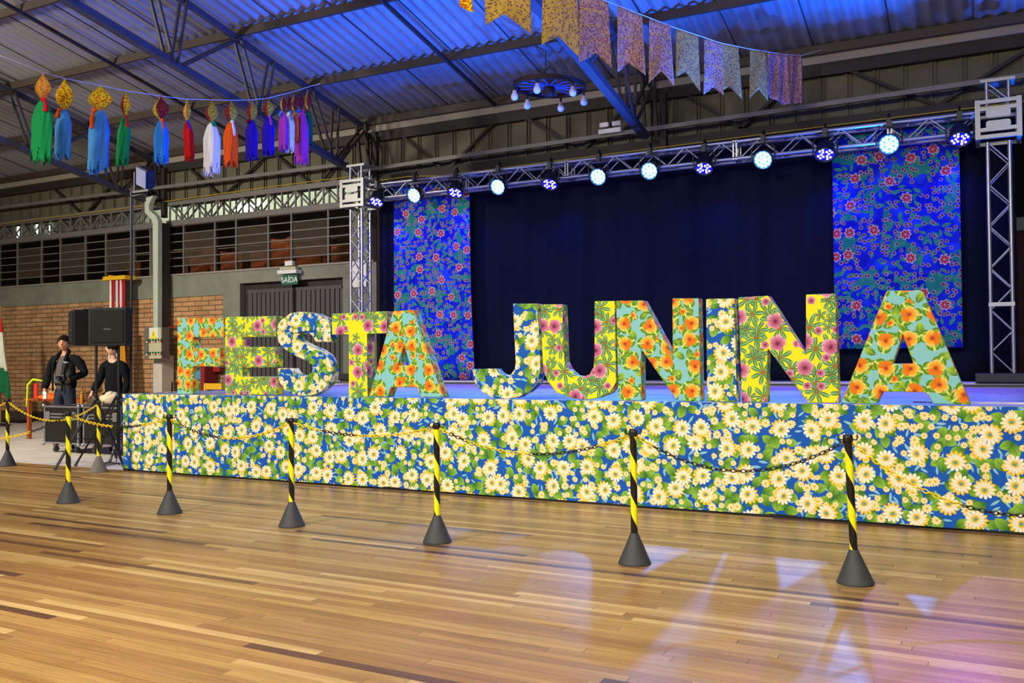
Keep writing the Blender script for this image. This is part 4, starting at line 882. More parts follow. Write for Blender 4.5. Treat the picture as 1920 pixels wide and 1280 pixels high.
for i, (xl, xr, yl, yr, xn, yn, bl, br, mt, lab) in enumerate(BUN):
    D = bd((xl+xr)/2)+(.08 if i == 7 else 0); dr = .25 if i < 9 else .5
    A = PD(xl, yl, D-dr*.2); B = PD(xr, yr, D+dr*.2); Cc = PD(xl-1+(4 if i == 0 else 0), bl, D-dr*.2); E_ = PD(xr+(7 if i in (2,3,4,7) else 4), br, D+dr*.2); Nn = PD(xn, yn, D)
    fu = (xn-xl)/(xr-xl)
    def fn(u, v):
        topp = A.lerp(B, u)
        if u < fu: k = u/fu; bot = Cc.lerp(Nn, k**1.15)
        else: k = (u-fu)/(1-fu); bot = Nn.lerp(E_, k**.9)
        p = topp.lerp(bot, v); wv = (.025 if i < 9 else .05)*math.sin((4 if i < 9 else 13)*u+i*1.7+v*2)*(.3+v)
        return p+Vector((-.3*wv, wv, 0))
    W_ = (B-A).length; Hh = (Cc-A).length
    o = MB().grid(fn, 20, 14, uvf=lambda u, v: (u*W_+i*.7, -v*Hh)).build('bunting_flag', mt)
    s_ = o.modifiers.new('thickness', 'SOLIDIFY'); s_.thickness = .003
    tag(o, lab, 'bunting flag', 'swallowtail bunting flags')
pts = [PD(b_[0], b_[2]-1, bd(b_[0])) for b_ in BUN[1:]]+[PD(1503,104,13.15), PD(1560,88,13.6)]
pts = [PD(860,-90,7.2)]+pts
tag(MB().tube(pts, .005, 5).build('hanging_string', 'rope'), 'white cord from which the swallowtail bunting hangs', 'cord')
o = MB().grid(lambda u, v: PD(858+(24+4*v)*u+4*v, -40+(52+14*u)*v, 7.6)+Vector((0,.02*math.sin(5*u),0)), 8, 8).build('bunting_flag', 'ball_y')
o.modifiers.new('thickness', 'SOLIDIFY').thickness = .003
tag(o, 'tip of a bright yellow bunting flag at the top edge, left of the large flag', 'bunting flag', 'swallowtail bunting flags')

# ---------------------------------------------------------------- speakers on stands
def speaker(cx, cy, z0, w, h, dpt, yaw, label):
    t = thing('loudspeaker', label, 'loudspeaker', (cx, cy, z0)); R = Matrix.Rotation(yaw, 3, 'Z'); c = Vector((cx, cy, z0))
    def q(x, y, z): return c+R @ Vector((x, y, z))
    def pris(pts, z0_, z1_, name, mat, bev=.01):
        n = len(pts); vs = [q(a, b, z0_) for a, b in pts]+[q(a, b, z1_) for a, b in pts]
        MB().add(vs, [tuple(reversed(range(n))), tuple(range(n, 2*n))]+[(k, (k+1) % n, n+(k+1) % n, n+k) for k in range(n)]).build(name, mat, t, bevel=bev)
    pris([(-w/2,-dpt/2),(w/2,-dpt/2),(w/2*.8,dpt/2),(-w/2*.8,dpt/2)], 0, h, 'cabinet', 'speaker')
    pris([(-w/2+.03,-dpt/2-.012),(w/2-.03,-dpt/2-.012),(w/2-.03,-dpt/2+.002),(-w/2+.03,-dpt/2+.002)], .04, h-.03, 'grille', 'grille', .004)
    pris([(-.04,-dpt/2-.016),(.06,-dpt/2-.016),(.06,-dpt/2-.01),(-.04,-dpt/2-.01)], h*.42, h*.42+.012, 'badge', 'rail', 0)
    for sx in (-1, 1): pris([(sx*w/2*.7-.04, -.05),(sx*w/2*.7+.04,-.05),(sx*w/2*.7+.04,.05),(sx*w/2*.7-.04,.05)], h, h+.015, 'rigging_cap', 'black', .003)
    return t
def gz(x, y): q = PZ(x, y, 0); return Vector((q.x, q.y, .02))
LC = gz(180, 866); RC = gz(222, 868)
q0 = PY(160, 648, LC.y+.05); q1 = PY(213, 648, RC.y-.02)
speaker(q0.x, LC.y+.05, q0.z, .44, .50, .36, -.50, 'black loudspeaker on the left tripod stand, turned away')
speaker(q1.x-.02, RC.y-.02, q1.z, .52, .52, .34, .46, 'black loudspeaker on the right tripod stand, facing the camera')
def stand(c, zt, feet, zleg, label, name='speaker_stand', cat='tripod stand', r=.019):
    cx, cy = c[0], c[1]
    t = thing(name, label, cat, (cx, cy, 0))
    MB().tube([(cx,cy,.12),(cx,cy,.95)], r*1.25, 12).build('lower_tube', 'black', t)
    MB().tube([(cx,cy,.9),(cx,cy,zt)], r, 12).build('pole', 'black', t)
    MB().lathe([(r*1.3,0),(r*2.1,.01),(r*2.1,.07),(r*1.3,.08)], (cx,cy,zleg-.04), 12).build('collar', 'black', t)
    for foot in feet:
        foot = Vector(foot); d_ = (foot-Vector((cx,cy,.02))).normalized()
        lg = MB().bar((cx+d_.x*.03, cy+d_.y*.03, zleg), foot, .03, .02).build('leg', 'black', t)
        MB().sphere(foot, (.025,.025,.02), 8).build('foot', 'rubber', lg)
        MB().bar(Vector((cx,cy,.32))+d_*.02, Vector((cx,cy,zleg)).lerp(foot, .58), .018, .012).build('brace', 'black', t)
    return t
stand(LC, q0.z, (gz(104, 881), gz(234, 881), LC+Vector((-.15,.45,0))), .86, 'left black tripod stand behind the worn grey barrier post')
stand(RC, q1.z, (gz(142, 874), gz(193, 869)+Vector((0,-.1,0)), RC+Vector((.35,.5,0))), .92, 'right black tripod stand at the corner of the stage')
tag(MB().tube([(RC.x+.3,RC.y+.05,q1.z+.1),(RC.x+.36,RC.y+.03,q1.z-.3),(RC.x+.33,RC.y+.02,1.0),(RC.x+.05,RC.y-.03,.5),(RC.x+.02,RC.y-.05,.02)], .006, 6).build('speaker_cable', 'black'), 'thin black cable hanging from the right loudspeaker down its stand', 'cable')
cc = gz(208, 873); tag(MB().tube([cc+Vector((.16*math.cos(a_*.7)*(1-.02*a_), .10*math.sin(a_*.7), .004*(a_ % 5))) for a_ in range(26)], .006, 6).build('cable_coil', 'black'), 'loose loops of black cable on the concrete beside the tripod feet', 'cable')
# softbox on a tall stand
t = stand((-10.86, 8.95), 3.86, ((-10.8,8.55,.02),(-10.5,9.1,.02),(-11.1,9.25,.02)), .8, 'very tall black light stand behind the stage corner', 'light_stand', 'light stand', .017)
c0 = PY(268, 333, 8.9)
t = thing('softbox', 'small black softbox with a pale lit face on top of the tall stand', 'softbox', (c0.x, c0.y, c0.z))
Rb = Matrix.Rotation(-.05, 3, 'Z') @ Matrix.Rotation(.42, 3, 'Y') @ Matrix.Rotation(.30, 3, 'X')
def sb(x, y, z): return c0+Rb @ Vector((x, y, z))
fr_ = [(-.13,-.02,-.15),(.13,-.02,-.15),(.13,-.02,.15),(-.13,-.02,.15)]; bk_ = [(-.1,.13,-.12),(.1,.13,-.12),(.1,.13,.12),(-.1,.13,.12)]
MB().add([sb(*p) for p in fr_+bk_], [(0,1,2,3),(4,7,6,5),(0,4,5,1),(1,5,6,2),(2,6,7,3),(3,7,4,0)]).build('shell', 'softb', t, bevel=.01)
MB().add([sb(x*.86, -.036, z*.86) for x, y, z in fr_]+[sb(x*.86, -.024, z*.86) for x, y, z in fr_], [(3,2,1,0),(4,5,6,7),(0,1,5,4),(1,2,6,5),(2,3,7,6),(3,0,4,7)]).build('diffuser', 'softw', t)
MB().tube([sb(0,.1,-.1), (c0.x,c0.y+.05,c0.z-.22), (-10.86,8.95,3.78)], .02, 8).build('bracket', 'black', t)
MB().bar((c0.x-.17,c0.y,c0.z-.17), (c0.x-.17,c0.y,c0.z+.1), .02).build('clamp_arm', 'black', t)
MB().bar((c0.x-.2,c0.y,c0.z-.19), (c0.x+.12,c0.y,c0.z-.19), .03).build('cross_bar', 'black', t)

# ---------------------------------------------------------------- flight cases
def fcase(x0, x1, y0, y1, z0, z1, label):
    t = thing('flight_case', label, 'flight case', ((x0+x1)/2, y0, 0))
    MB().bx(x0+.01, x1-.01, y0+.01, y1-.01, z0+.01, z1-.01).build('case_body', 'case', t)
    e = MB(); g = .016
    for x in (x0+g, x1-g):
        for y in (y0+g, y1-g): e.bx(x-g, x+g, y-g, y+g, z0, z1)
    zl = z1-.13
    for z in (z0+g, z1-g, zl, zl-.05):
        for y in (y0+g, y1-g): e.bx(x0, x1, y-g*1.02, y+g*1.02, z-g*.8, z+g*.8)
        for x in (x0+g, x1-g): e.bx(x-g*1.02, x+g*1.02, y0, y1, z-g*.8, z+g*.8)
    e.build('aluminium_edges', 'alu', t)
    for x in (x0, x1):
        for z in (z0, z1):
            MB().sphere((x, y0, z), .03, 10).build('ball_corner', 'alu', t)
    for x in (x0+.10, x1-.10): MB().bx(x-.05, x+.05, y0-.012, y0+.0, zl-.09, zl+.04).build('latch', 'aludull', t, bevel=.006)
    for x in (x0+.16, x1-.16):
        for y in (y0+.1, y1-.1):
            w = MB().lathe([(.012,-.018),(.045,-.018),(.05,0),(.045,.018),(.012,.018)], (x, y, .052), 16, R=Matrix.Rotation(PI/2,3,'Y')).build('caster', 'rubber', t)
            MB().bx(x-.03, x+.03, y-.03, y+.03, .1, z0).build('caster_fork', 'aludull', w)
fcase(-13.02, -12.20, 9.1, 9.62, .14, .73, 'black flight case with silver edges, left of the pair')
fcase(-12.13, -11.31, 9.12, 9.62, .14, .73, 'black flight case with silver edges, behind the tripod legs, right of the pair')

# ---------------------------------------------------------------- people
def skinned(chains, rad_sub=2, voxel=None):
    """chains: list of dict(points [(x,y,z,r)...]) sharing joints by equality"""
    vs = []; rr = []; es = []; idx = {}
    for ch in chains:
        prev = None
        for (x, y, z, r) in ch:
            key = (round(x,4), round(y,4), round(z,4))
            if key not in idx: idx[key] = len(vs); vs.append((x,y,z)); rr.append(r)
            k = idx[key]
            if prev is not None and prev != k: es.append((prev, k))
            prev = k
    me = bpy.data.meshes.new('tmp'); me.from_pydata(vs, es, []); o = bpy.data.objects.new('tmp', me); COL.objects.link(o)
    m = o.modifiers.new('s', 'SKIN'); m.use_smooth_shade = True; m.branch_smoothing = .6
    for i, sv in enumerate(me.skin_vertices[0].data):
        r = rr[i]; sv.radius = (r, r) if not isinstance(r, tuple) else r; sv.use_root = (i == 0)
    u = o.modifiers.new('u', 'SUBSURF'); u.levels = rad_sub; u.render_levels = rad_sub
    dg = bpy.context.evaluated_depsgraph_get(); out = bpy.data.meshes.new_from_object(o.evaluated_get(dg)); bpy.data.objects.remove(o)
    return out
def merge_to(name, meshes, mat, parent, voxel=None, scale=(1,1,1), sm=True, cloth=0.0):
    bm = bmesh.new()
    for me in meshes: bm.from_mesh(me)
    me = bpy.data.meshes.new(name); bm.to_mesh(me); bm.free(); me.materials.clear(); me.materials.append(MT[mat])
    o = bpy.data.objects.new(name, me); COL.objects.link(o)
    if voxel:
        r = o.modifiers.new('r', 'REMESH'); r.mode = 'VOXEL'; r.voxel_size = voxel; r.use_smooth_shade = True
        q = o.modifiers.new('sm', 'SMOOTH'); q.iterations = 2; q.factor = .5
        dg = bpy.context.evaluated_depsgraph_get(); m2 = bpy.data.meshes.new_from_object(o.evaluated_get(dg)); o.modifiers.clear(); o.data = m2; me = m2
    if cloth:
        for v in me.vertices:
            p = v.co; d = noise.noise(p*7)*cloth+noise.noise(p*17+Vector((3,1,2)))*cloth*.4
            v.co = p+v.normal*d
    for p in me.polygons: p.use_smooth = True
    o.parent = parent; return o
def head_mesh(c, yaw, pitch=0, s=1.0):
    mb = MB(); n1, n2 = 32, 24; R = Matrix.Rotation(yaw, 3, 'Z') @ Matrix.Rotation(pitch, 3, 'X')
    def fn(u, v):
        a = 2*PI*u; b = PI*v; x = math.sin(b)*math.sin(a); y = -math.sin(b)*math.cos(a); z = -math.cos(b)
        X = .082*x; Y = .098*y; Z = .115*z
        if z < 0: X *= 1-.28*(-z)**1.6; Y *= 1-.10*(-z)
        if y < -.2 and z < .1: Y -= .006*(-z)          # chin and jaw forward
        fx = math.exp(-(x/.16)**2); 
        Y -= .026*fx*math.exp(-((z+.10)/.16)**2)*(y < 0)    # nose
        Y -= .007*fx*math.exp(-((z-.12)/.12)**2)*(y < 0)
        for ex in (-.42, .42): Y += .012*math.exp(-((x-ex)/.18)**2)*math.exp(-((z-.10)/.12)**2)*(y < 0)   # sockets
        Y -= .006*math.exp(-(x/.3)**2)*math.exp(-((z+.47)/.09)**2)*(y < 0)   # mouth
        Y -= .008*math.exp(-(x/.3)**2)*math.exp(-((z+.86)/.14)**2)*(y < 0)
        Y -= .005*math.exp(-((z-.3)/.1)**2)*math.exp(-(x/.6)**2)*(y < 0)   # brow
        return Vector((X, Y, Z))
    mb.grid(fn, n1, n2)
    for sx in (-1, 1): mb.sphere((sx*.077, .01, -.005), (.012,.022,.034), 10)
    M_ = Matrix.Translation(Vector(c)) @ R.to_4x4() @ Matrix.Scale(s, 4)
    me = bpy.data.meshes.new('h'); me.from_pydata([tuple(M_ @ p) for p in mb.v], [], mb.f); return me, M_
def hand(wrist, d, palmn, thumb_side, curl=.6):
    """short skinned chains: palm and five fingers"""
    w = Vector(wrist); d = Vector(d).normalized(); n = Vector(palmn); n = (n-d*n.dot(d)).normalized(); s = d.cross(n)*thumb_side; out = []
    def T(v, r): return (v.x, v.y, v.z, r)
    palm = [T(w-d*.03, (.024,.02)), T(w+d*.02, (.03,.018)), T(w+d*.055, (.036,.016)), T(w+d*.085, (.036,.014))]
    out.append(skinned([palm], 1))
    for k, (off, L) in enumerate(((.030,.070),(.011,.078),(-.009,.072),(-.028,.056))):
        p0 = w+d*.075+s*off; dd = d; c = [T(p0, .0095)]; p = p0
        for j, seg in enumerate((.45,.32,.23)):
            dd = (dd+n*curl*(.35+.2*j)).normalized(); p = p+dd*L*seg; c.append(T(p, .009-.001*j))
        out.append(skinned([c], 1))
    p0 = w+d*.02+s*.025; c = [T(p0, .012)]; dd = (d*.6+s*.8+n*.25).normalized(); p = p0+dd*.035; c.append(T(p, .0115)); p = p+(dd+d*.6+n*.3).normalized()*.032; c.append(T(p, .009))
    out.append(skinned([c], 1)); return out
def person(px_, py_, H_, yaw, label, kind):
    t = thing('person', label, 'person', (px_, py_, 0)); k = H_/1.8
    def L(x, y, z): return (x*k, y*k, z*k)
    sh = 1.46; T_ = lambda x, y, z, r: (x*k, y*k, z*k, tuple(q*k for q in r) if isinstance(r, tuple) else r*k)
    if kind == 0:   # photographer: right arm hanging, left arm bent holding the camera
        rs, re, rw_ = (-.21,0,1.43), (-.33,.03,1.17), (-.335,-.06,.93)
        ls, le, lw = (.21,0,1.43), (.37,.02,1.19), (.20,-.19,1.10)
    else:
        rs, re, rw_ = (-.18,0,1.40), (-.25,-.02,1.14), (-.30,-.16,.94)
        ls, le, lw = (.18,0,1.40), (.25,.05,1.13), (.23,-.03,.88)
    legs = [[T_(0,0,.95,(.12,.085)), T_(-.10,0,.86,.10), T_(-.11,-.02,.50,.07), T_(-.12,0,.10,.045), T_(-.13,-.13,.045,.04)],
            [T_(0,0,.95,(.12,.085)), T_(.10,0,.86,.10), T_(.11,-.02,.50,.07), T_(.12,.02,.10,.045), T_(.14,-.11,.045,.04)]]
    torso = [T_(0,0,.95,(.12,.085)), T_(0,0,1.12,(.12,.085)), T_(0,.01,1.30,(.13,.085)), T_(0,.01,1.44,(.10,.08)), T_(0,.0,1.50,.055), T_(0,-.01,1.60,.052)]
    arm = lambda s_, e_, w_, g: [T_(0,.01,1.44,(.10,.08)), T_(*s_, .062+g), T_(*e_, .045+g), T_(*w_, .028+g*1.2)]
    body = skinned([torso, legs[0], legs[1], arm(rs,re,rw_,0), arm(ls,le,lw,0)])
    hy = {0: .28, 1: -1.25}[kind]; hm, HM = head_mesh((0, -.03*k, 1.685*k), hy, {0: .10, 1: 0}[kind], k*1.08)
    hands = hand(L(*rw_), {0: (.05,-.2,-1), 1: (-.1,-.4,-.9)}[kind], {0: (1,0,0), 1: (1,0,0)}[kind], -1, .35)
    hands += hand(L(*lw), {0: (-.9,-.35,-.1), 1: (0,-.2,-1)}[kind], {0: (0,.5,.9), 1: (-1,0,0)}[kind], 1 if kind == 0 else 1, .9 if kind == 0 else .3)
    bo = merge_to('body', [body, hm]+hands, 'skin' if kind == 0 else 'skin2', t, .0075)
    top = 'jacket' if kind == 0 else 'sweater'
    tr = [T_(0,0,.96,(.165,.125)), T_(-.10,0,.86,.115), T_(-.11,-.02,.50,.085), T_(-.12,0,.08,.07)]; tl = [T_(0,0,.96,(.165,.125)), T_(.10,0,.86,.115), T_(.11,-.02,.50,.085), T_(.12,.02,.08,.07)]
    merge_to('trousers', [skinned([[T_(0,0,1.03,(.16,.12)), T_(0,0,.96,(.165,.125))], tr, tl])], 'jeans' if kind == 0 else 'belt', t, .012, cloth=.012)
    if kind == 0:
        merge_to('tshirt', [skinned([[T_(0,-.01,.90,(.16,.12)), T_(0,-.015,1.00,(.165,.13)), T_(0,-.02,1.14,(.165,.135)), T_(0,-.005,1.32,(.165,.12)), T_(0,.0,1.44,(.125,.09)), T_(0,0,1.505,(.07,.065))]])], 'tee', t, .010, cloth=.006)
        MB().lathe([(.158*k,0),(.162*k,.02*k),(.158*k,.045*k)], (0,-.01*k,.995*k), 24, R=Matrix.Diagonal((1,.8,1))).build('belt', 'belt', None).parent = t
        jk = skinned([[T_(0,.02,.88,(.20,.13)), T_(0,.02,1.05,(.195,.14)), T_(0,.02,1.25,(.195,.14)), T_(0,.01,1.44,(.10,.08)), T_(0,.025,1.515,(.085,.07))], arm(rs,re,rw_,.025), arm(ls,le,lw,.025)])
        o = merge_to('jacket', [jk], top, t, .010, cloth=.012)
        bm = bmesh.new(); bm.from_mesh(o.data)     # the jacket hangs open at the front
        dele = [v for v in bm.verts if v.co.y < -.04*k and -.115*k-.02*(v.co.z-1.2) < v.co.x < .045*k+.10*(v.co.z/k-1.2)*.6 and v.co.z > .8*k]
        bmesh.ops.delete(bm, geom=dele, context='VERTS'); bm.to_mesh(o.data); bm.free()
        s_ = o.modifiers.new('thickness', 'SOLIDIFY'); s_.thickness = .012
        for sx, pth in ((-1, [(-.13,-.13,.90),(-.13,-.14,1.15),(-.12,-.13,1.35),(-.09,-.09,1.47),(-.07,.0,1.55),(0,.075,1.57)]), (1, [(.05,-.15,.90),(.05,-.155,1.15),(.08,-.14,1.35),(.09,-.09,1.47),(.07,.0,1.55),(0,.075,1.57)])):
            MB().tube([L(*q) for q in pth], [.014*k,.016*k,.020*k,.03*k,.03*k,.028*k], 8).build('jacket_edge', 'jacket', None).parent = o
    else:
        merge_to('sweater', [skinned([[T_(0,.0,.88,(.175,.13)), T_(0,0,1.05,(.18,.135)), T_(0,.01,1.28,(.175,.125)), T_(0,.01,1.44,(.10,.08)), T_(0,.01,1.50,(.072,.066))], arm(rs,re,rw_,.028), arm(ls,le,lw,.028)])], top, t, .010, cloth=.010)
    hb = MB()    # hair cap
    def hf(u, v):
        a = 2*PI*u; lim = .62+.12*math.cos(a)*-1 if kind == 0 else .66-.14*math.cos(a)
        front = max(0, math.cos(a)); side = abs(math.sin(a)); back = max(0, -math.cos(a)); lim = .53-.20*front**2+.12*back+.02*math.sin(5*a+1)+.015*math.sin(11*a)
        b = PI*lim*v; r = 1.12+.09*noise.noise(Vector((math.cos(a)*3, math.sin(a)*3, v*4)))
        return Vector((.082*r*math.sin(b)*math.sin(a), -.100*r*math.sin(b)*math.cos(a), .115*(1.10)*math.cos(b)+.004*math.sin(9*a)*v))
    hb.grid(hf, 36, 12); ho = MB(); ho.v = [HM @ p for p in hb.v]; ho.f = hb.f; ho.mi = hb.mi; ho.uv = hb.uv; ho.sm = hb.sm
    h = ho.build('hair', 'hair', None); h.parent = t; h.modifiers.new('thickness', 'SOLIDIFY').thickness = -.01
    def on_head(mb, nm, mt):
        q = MB(); q.v = [HM @ p for p in mb.v]; q.f = mb.f; q.mi = mb.mi; q.uv = mb.uv; q.sm = mb.sm; o = q.build(nm, mt, None); o.parent = t
    for sx in (-1, 1):
        on_head(MB().sphere((sx*.031, -.083, .012), (.013,.008,.007), 10), 'eye', 'pinkw')
        on_head(MB().sphere((sx*.031, -.0895, .011), (.006,.004,.006), 8), 'pupil', 'hair')
        on_head(MB().tube([(sx*.012,-.100,.030),(sx*.032,-.096,.037),(sx*.052,-.080,.031)], [.003,.0045,.002], 6), 'eyebrow', 'hair')
    on_head(MB().tube([(-.024,-.099,-.056),(0,-.107,-.054),(.024,-.099,-.056)], [.002,.0045,.002], 6), 'mouth', 'crimson')
    if kind == 1:
        for sx in (-1, 1): on_head(MB().tube([(sx*.033+.021*math.cos(a), -.106, .010+.016*math.sin(a)) for a in [2*PI*j/14 for j in range(14)]], .002, 5, closed=True), 'glasses_rim', 'black')
        on_head(MB().tube([(-.055,-.104,.015),(-.078,-.03,.015),(-.082,.02,.01)], .002, 5), 'glasses_arm', 'black'); on_head(MB().tube([(.055,-.104,.015),(.078,-.03,.015),(.082,.02,.01)], .002, 5), 'glasses_arm', 'black')
    else:
        for sx in (-1, 1):
            w_ = Vector(L(*(rw_ if sx < 0 else lw)))
    t.rotation_euler.z = yaw; return t, (L(*rw_), L(*lw))
mp = PY(121, 700, 9.95)
man, (rwp, lwp) = person(mp.x+.02, 9.95, 1.84, .30, 'person in open charcoal jacket and grey t-shirt holding a camera with flash', 0)
mw = PY(213, 700, 10.15)
person(mw.x, 10.15, 1.74, .25, 'person in black sweater and glasses, half hidden behind the right loudspeaker', 1)
# the camera he holds: placed in his frame
Rm = Matrix.Rotation(.30, 3, 'Z'); base = Vector((mp.x+.02, 9.95, 0)) + Rm @ (Vector(lwp)+Vector((-.06,-.09,.02)))
t = thing('camera_with_flash', 'black camera with an upright flash held at the chest of the man in the jacket', 'camera', base)
def cb(x, y, z): return base+Rm @ Vector((x, y, z))
MB().box(cb(0,0,0), (.14,.07,.10), Rm).build('camera_body', 'black', t, bevel=.012)
MB().lathe([(.036,0),(.038,.05),(.034,.09),(.03,.09),(.028,.07),(.001,.07)], cb(-.0,-.02,-.005), 18, R=Rm @ Matrix.Rotation(PI/2,3,'X')).build('lens_barrel', 'black', t)
MB().bar(cb(.02,0,.05), cb(.05,.0,.16), .05, .05).build('flash_stem', 'black', t)
MB().bar(cb(.05,0,.15), cb(.08,-.0,.25), .075, .06).build('flash_head', 'black', t)
MB().bar(cb(.08,0,.25), cb(.085,0,.262), .075, .06).build('flash_window', 'lens', t)
MB().tube([cb(-.07,0,.03), cb(-.09,.05,-.05), cb(-.02,.06,-.11), cb(.07,.05,-.06), cb(.07,0,.03)], .008, 6).build('camera_strap', 'black', t)
ph_ = Vector((mp.x+.02, 9.95, 0)) + Rm @ (Vector(rwp)+Vector((.03,-.03,-.10)))
tag(MB().box(ph_, (.07,.03,.12), Rm).build('paper_cup_box', 'white', bevel=.006), 'small white box held in the hanging hand of the man in the jacket', 'box')

# ---------------------------------------------------------------- things behind the cases
t = thing('side_table', 'orange-brown wooden table loaded with party things, behind the man in the jacket', 'table', (-15.1, 10.9, 0))
MB().bx(-15.75, -14.1, 10.6, 11.3, .70, .74).build('table_top', 'woodtable', t, bevel=.006)
for x, y in ((-15.65,10.65),(-14.2,10.65),(-15.65,11.25),(-14.2,11.25)): MB().bx(x-.03, x+.03, y-.03, y+.03, 0, .7).build('leg', 'woodtable', t)
tag(MB().bx(-15.35, -14.98, 10.75, 11.1, .745, 1.02).build('cardboard_box', 'card', bevel=.005), 'brown cardboard box on the orange-brown table, left of the man', 'box')
def blob(name, c, r, mat, lab, cat, amp=.25, seed=0):
    mb = MB().sphere(c, r, 22); c = Vector(c)
    for i, p in enumerate(mb.v):
        q = p-c; mb.v[i] = c+q*(1+amp*noise.noise(q*9/max(r)*.2+Vector((seed,seed,0)))+amp*.4*noise.noise(q*30))
    return tag(mb.build(name, mat), lab, cat)
blob('orange_bunting_heap', (-14.85, 10.55, .78), (.26,.16,.07), 'orangecloth', 'heap of orange cloth on the edge of the table beside the man in the jacket', 'cloth', .5, 2)
tag(MB().tube([(-15.05,10.5,1.07),(-15.25,10.45,1.10),(-15.4,10.45,1.0),(-15.42,10.45,.75),(-15.44,10.45,.60)], [.012,.022,.022,.018,.012], 6).build('lime_ribbon', 'lime'), 'lime yellow ribbon draped over the box and hanging off the table', 'ribbon')
tag(MB().bar((-15.27,10.52,1.02), (-15.27,10.52,.75), .09, .03, upv=(0,1,0)).build('red_orange_ribbon', 'flagred'), 'red-orange ribbon hanging down the front of the cardboard box', 'ribbon')
tag(MB().sphere((-15.1,10.85,1.096), .075, 14).build('teal_ball', 'teal'), 'small teal blue ball on top of the cardboard box', 'ball')
t = thing('white_table', 'low wooden table behind the flight cases, loaded with boxes and a bag', 'table', (-13.3, 10.6, 0))
MB().bx(-14.0, -12.2, 10.3, 10.9, .62, .66).build('table_top', 'woodtable', t)
for x in (-13.95,-12.25):
    for y in (10.35,10.85): MB().bx(x-.025, x+.025, y-.025, y+.025, 0, .62).build('leg', 'woodtable', t)
mb = MB().bx(-13.72, -13.2, 10.5, 10.85, .665, 1.04)
o = tag(mb.build('cardboard_box', 'card', bevel=.004), 'tall brown cardboard box between the two men', 'box')
mb = MB(); mb.bx(-13.62, -13.15, 10.3, 10.48, .665, .85); mb.bar((-13.62,10.3,.86), (-13.3,10.28,.93), .22, .008); mb.bar((-13.2,10.3,.86), (-13.0,10.28,.90), .2, .008)
tag(mb.build('open_carton', 'card'), 'open cardboard carton with raised flaps in front of the tall box', 'box')
bp = PY(208, 752, 9.35)
blob('cream_bundle', (bp.x, 9.37, .835), (.19,.16,.10), 'cream', 'crumpled cream fabric bundle lying on the right flight case beneath the loudspeaker', 'bundle', .35, 5)
tag(MB().lathe([(.03,0),(.03,.2),(.012,.22),(.012,.3)], (-13.85,10.4,.665), 14).build('amber_bottle', 'amber'), 'amber bottle standing by the hip of the man in the jacket', 'bottle')

# flags at the left edge
def flagcloth(cx, zt, zb, w, cols, name, parent, yy, slant=.0):
    n = len(cols)
    for j, (mt, v0, v1) in enumerate(cols):
        def fn(u, v):
            vv = v0+(v1-v0)*v; sp = w*(.12+.88*min(1, vv*1.2)); x = cx+(u)*sp+slant*vv
            return Vector((x, yy+.06*math.sin(11*u+2*vv+j*.0)*min(1, vv*2), zt-(zt-zb)*vv-(.18*u*vv if vv > .3 else 0)*1.0))
        o = MB().grid(fn, 16, 10).build(name+'_'+mt.replace('flag', ''), mt, parent); s_ = o.modifiers.new('thickness', 'SOLIDIFY'); s_.thickness = .004
fp = PY(2, 590, 12.6)
t = thing('flag_on_pole', 'white flag with red top and green foot draped on a pole at the left edge', 'flag', (fp.x, 12.6, 0))
MB().tube([(fp.x,12.6,0),(fp.x,12.6,2.6)], .014, 10).build('pole', 'brass', t)
MB().lathe([(.014,0),(.03,.03),(.001,.12)], (fp.x,12.6,2.6), 10).build('finial', 'brass', t)
MB().lathe([(.2,0),(.2,.04),(.03,.06)], (fp.x,12.6,0), 18).build('base', 'black', t)
flagcloth(fp.x+.02, 2.5, .80, .36, [('flagred', 0.05, .24), ('flagwhite', .24, .68), ('flaggreen', .68, 1.0)], 'cloth', t, 12.56)
t = thing('flag_on_pole', 'blue flag hanging from a pole at the very left edge', 'flag', (fp.x-.22, 12.4, 0))
MB().tube([(fp.x-.22,12.4,0),(fp.x-.22,12.4,2.5)], .014, 10).build('pole', 'brass', t)
flagcloth(fp.x-.20, 2.0, .75, .34, [('flagblue', 0.05, 1.0)], 'cloth', t, 12.38)
tag(MB().bx(-20.9, -20.0, 13.4, 13.7, 0, .06).build('dark_floor_mat', 'case'), 'dark low mat against the brick wall near the flags', 'mat')
# red and white hanging flags on a yellow wall bracket
t = thing('striped_hanging_flags', 'red and white cloth strips hanging from a yellow wall bracket above the speakers', 'hanging cloth', (-17.15, 13.8, 3.2))
a = PY(203, 519, 13.8); b = PY(244, 524, 13.8)
mb = MB().bx(a.x, b.x, 13.65, 13.95, b.z-.0, b.z+.09); mb.bx(a.x+.12, a.x+.2, 13.7, 13.8, b.z+.09, b.z+.12); mb.bx(a.x-.1, a.x, 13.7, 13.9, b.z, b.z+.03); mb.build('bracket', 'yel_p', t, bevel=.01)
x = a.x+.17
for j, (mt, w, yy) in enumerate((('flagwhite',.07,13.7),('crimson',.10,13.69),('pinkw',.11,13.72),('crimson',.03,13.7),('pinkw',.05,13.72),('crimson',.09,13.73))):
    def fn(u, v, x=x, w=w, yy=yy): return Vector((x+w*u*1.05-.04*(v)*(j < 3)+.02*v*(j >= 3), yy+.02*math.sin(8*u+5*v), b.z-2.35*v))
    o = MB().grid(fn, 4, 12).build('cloth_strip', mt, t); o.modifiers.new('thickness', 'SOLIDIFY').thickness = .004; x += w
o = MB().grid(lambda u, v: Vector((-16.95+.30*u*(.6+.4*v), 13.6+.04*math.sin(9*u), 2.2-1.3*v)), 10, 12).build('amber_strip', 'amber', t); o.modifiers.new('thickness', 'SOLIDIFY').thickness = .004

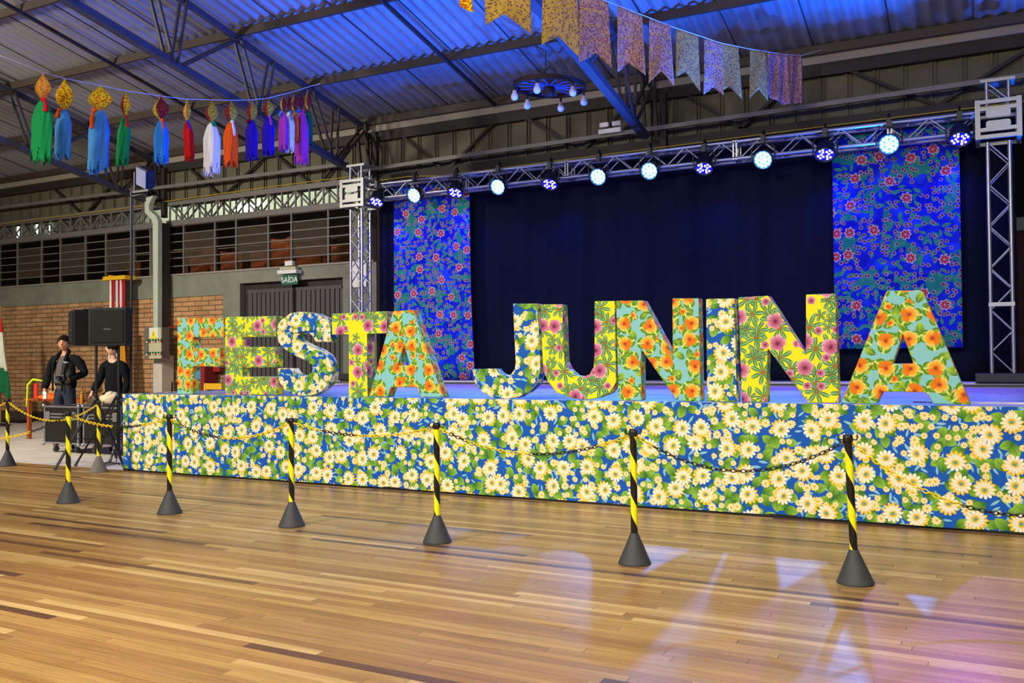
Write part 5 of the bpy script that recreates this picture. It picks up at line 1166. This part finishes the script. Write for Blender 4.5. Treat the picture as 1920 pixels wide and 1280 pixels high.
# things behind the letters F and E
t = thing('yellow_chair', 'yellow wooden chair back seen under the letter F', 'chair', (-14.1, 13.2, 0))
zc = PY(400, 725, 13.3)
for x in (zc.x-.22, zc.x+.22): MB().bx(x-.025, x+.025, 13.28, 13.33, 0, .96).build('back_post', 'yel_p', t)
for z in (.84, .64): MB().bx(zc.x-.22, zc.x+.22, 13.29, 13.32, z, z+.12).build('back_slat', 'yel_p', t)
MB().bx(zc.x-.24, zc.x+.24, 12.85, 13.3, .44, .48).build('seat', 'yel_p', t)
for x in (zc.x-.21, zc.x+.21): MB().bx(x-.02, x+.02, 12.87, 12.91, 0, .44).build('leg', 'yel_p', t)
p = PY(384, 690, 13.9); tag(MB().bx(p.x-.16, p.x+.14, 13.75, 14.1, 0, 1.45).build('red_cabinet', 'redp', bevel=.01), 'dark red upright cabinet seen through the letter F', 'cabinet')
p = PY(403, 692, 14.0)
t = thing('wall_dispenser', 'white and red wall dispenser between the letters F and E', 'dispenser', (p.x, 14.05, 1.2))
MB().bx(p.x-.13, p.x+.13, 14.0, 14.18, 1.28, 1.55).build('white_body', 'white', t, bevel=.02); MB().bx(p.x-.13, p.x+.13, 13.99, 14.18, 1.18, 1.275).build('red_base', 'redp', t, bevel=.02)
tag(MB().bar((PY(304,612.5,14.05)), (PY(352,613,14.05)), .03, .03).build('red_pipe', 'redp'), 'thin red pipe along the brick wall between the cabinet and the letter F', 'pipe')
t = thing('black_chair', 'black metal chair frame standing left of the letter F behind the stage', 'chair', (-15.3, 13.3, 0))
a = PY(323, 716, 13.3)
MB().tube([(a.x-.05,13.3,0),(a.x,13.3,a.z),(a.x+.14,13.3,a.z+.0),(a.x+.14,13.3,0)], .016, 8).build('back_frame', 'black', t)
MB().tube([(a.x+.20,13.3,0),(a.x+.20,13.3,1.4)], .016, 8).build('side_post', 'black', t)
MB().bx(a.x-.03, a.x+.3, 12.95, 13.28, .42, .45).build('seat', 'black', t)
for x_ in (a.x-.02, a.x+.28): MB().tube([(x_,12.97,0),(x_,12.97,.42)], .013, 8).build('leg', 'black', t)
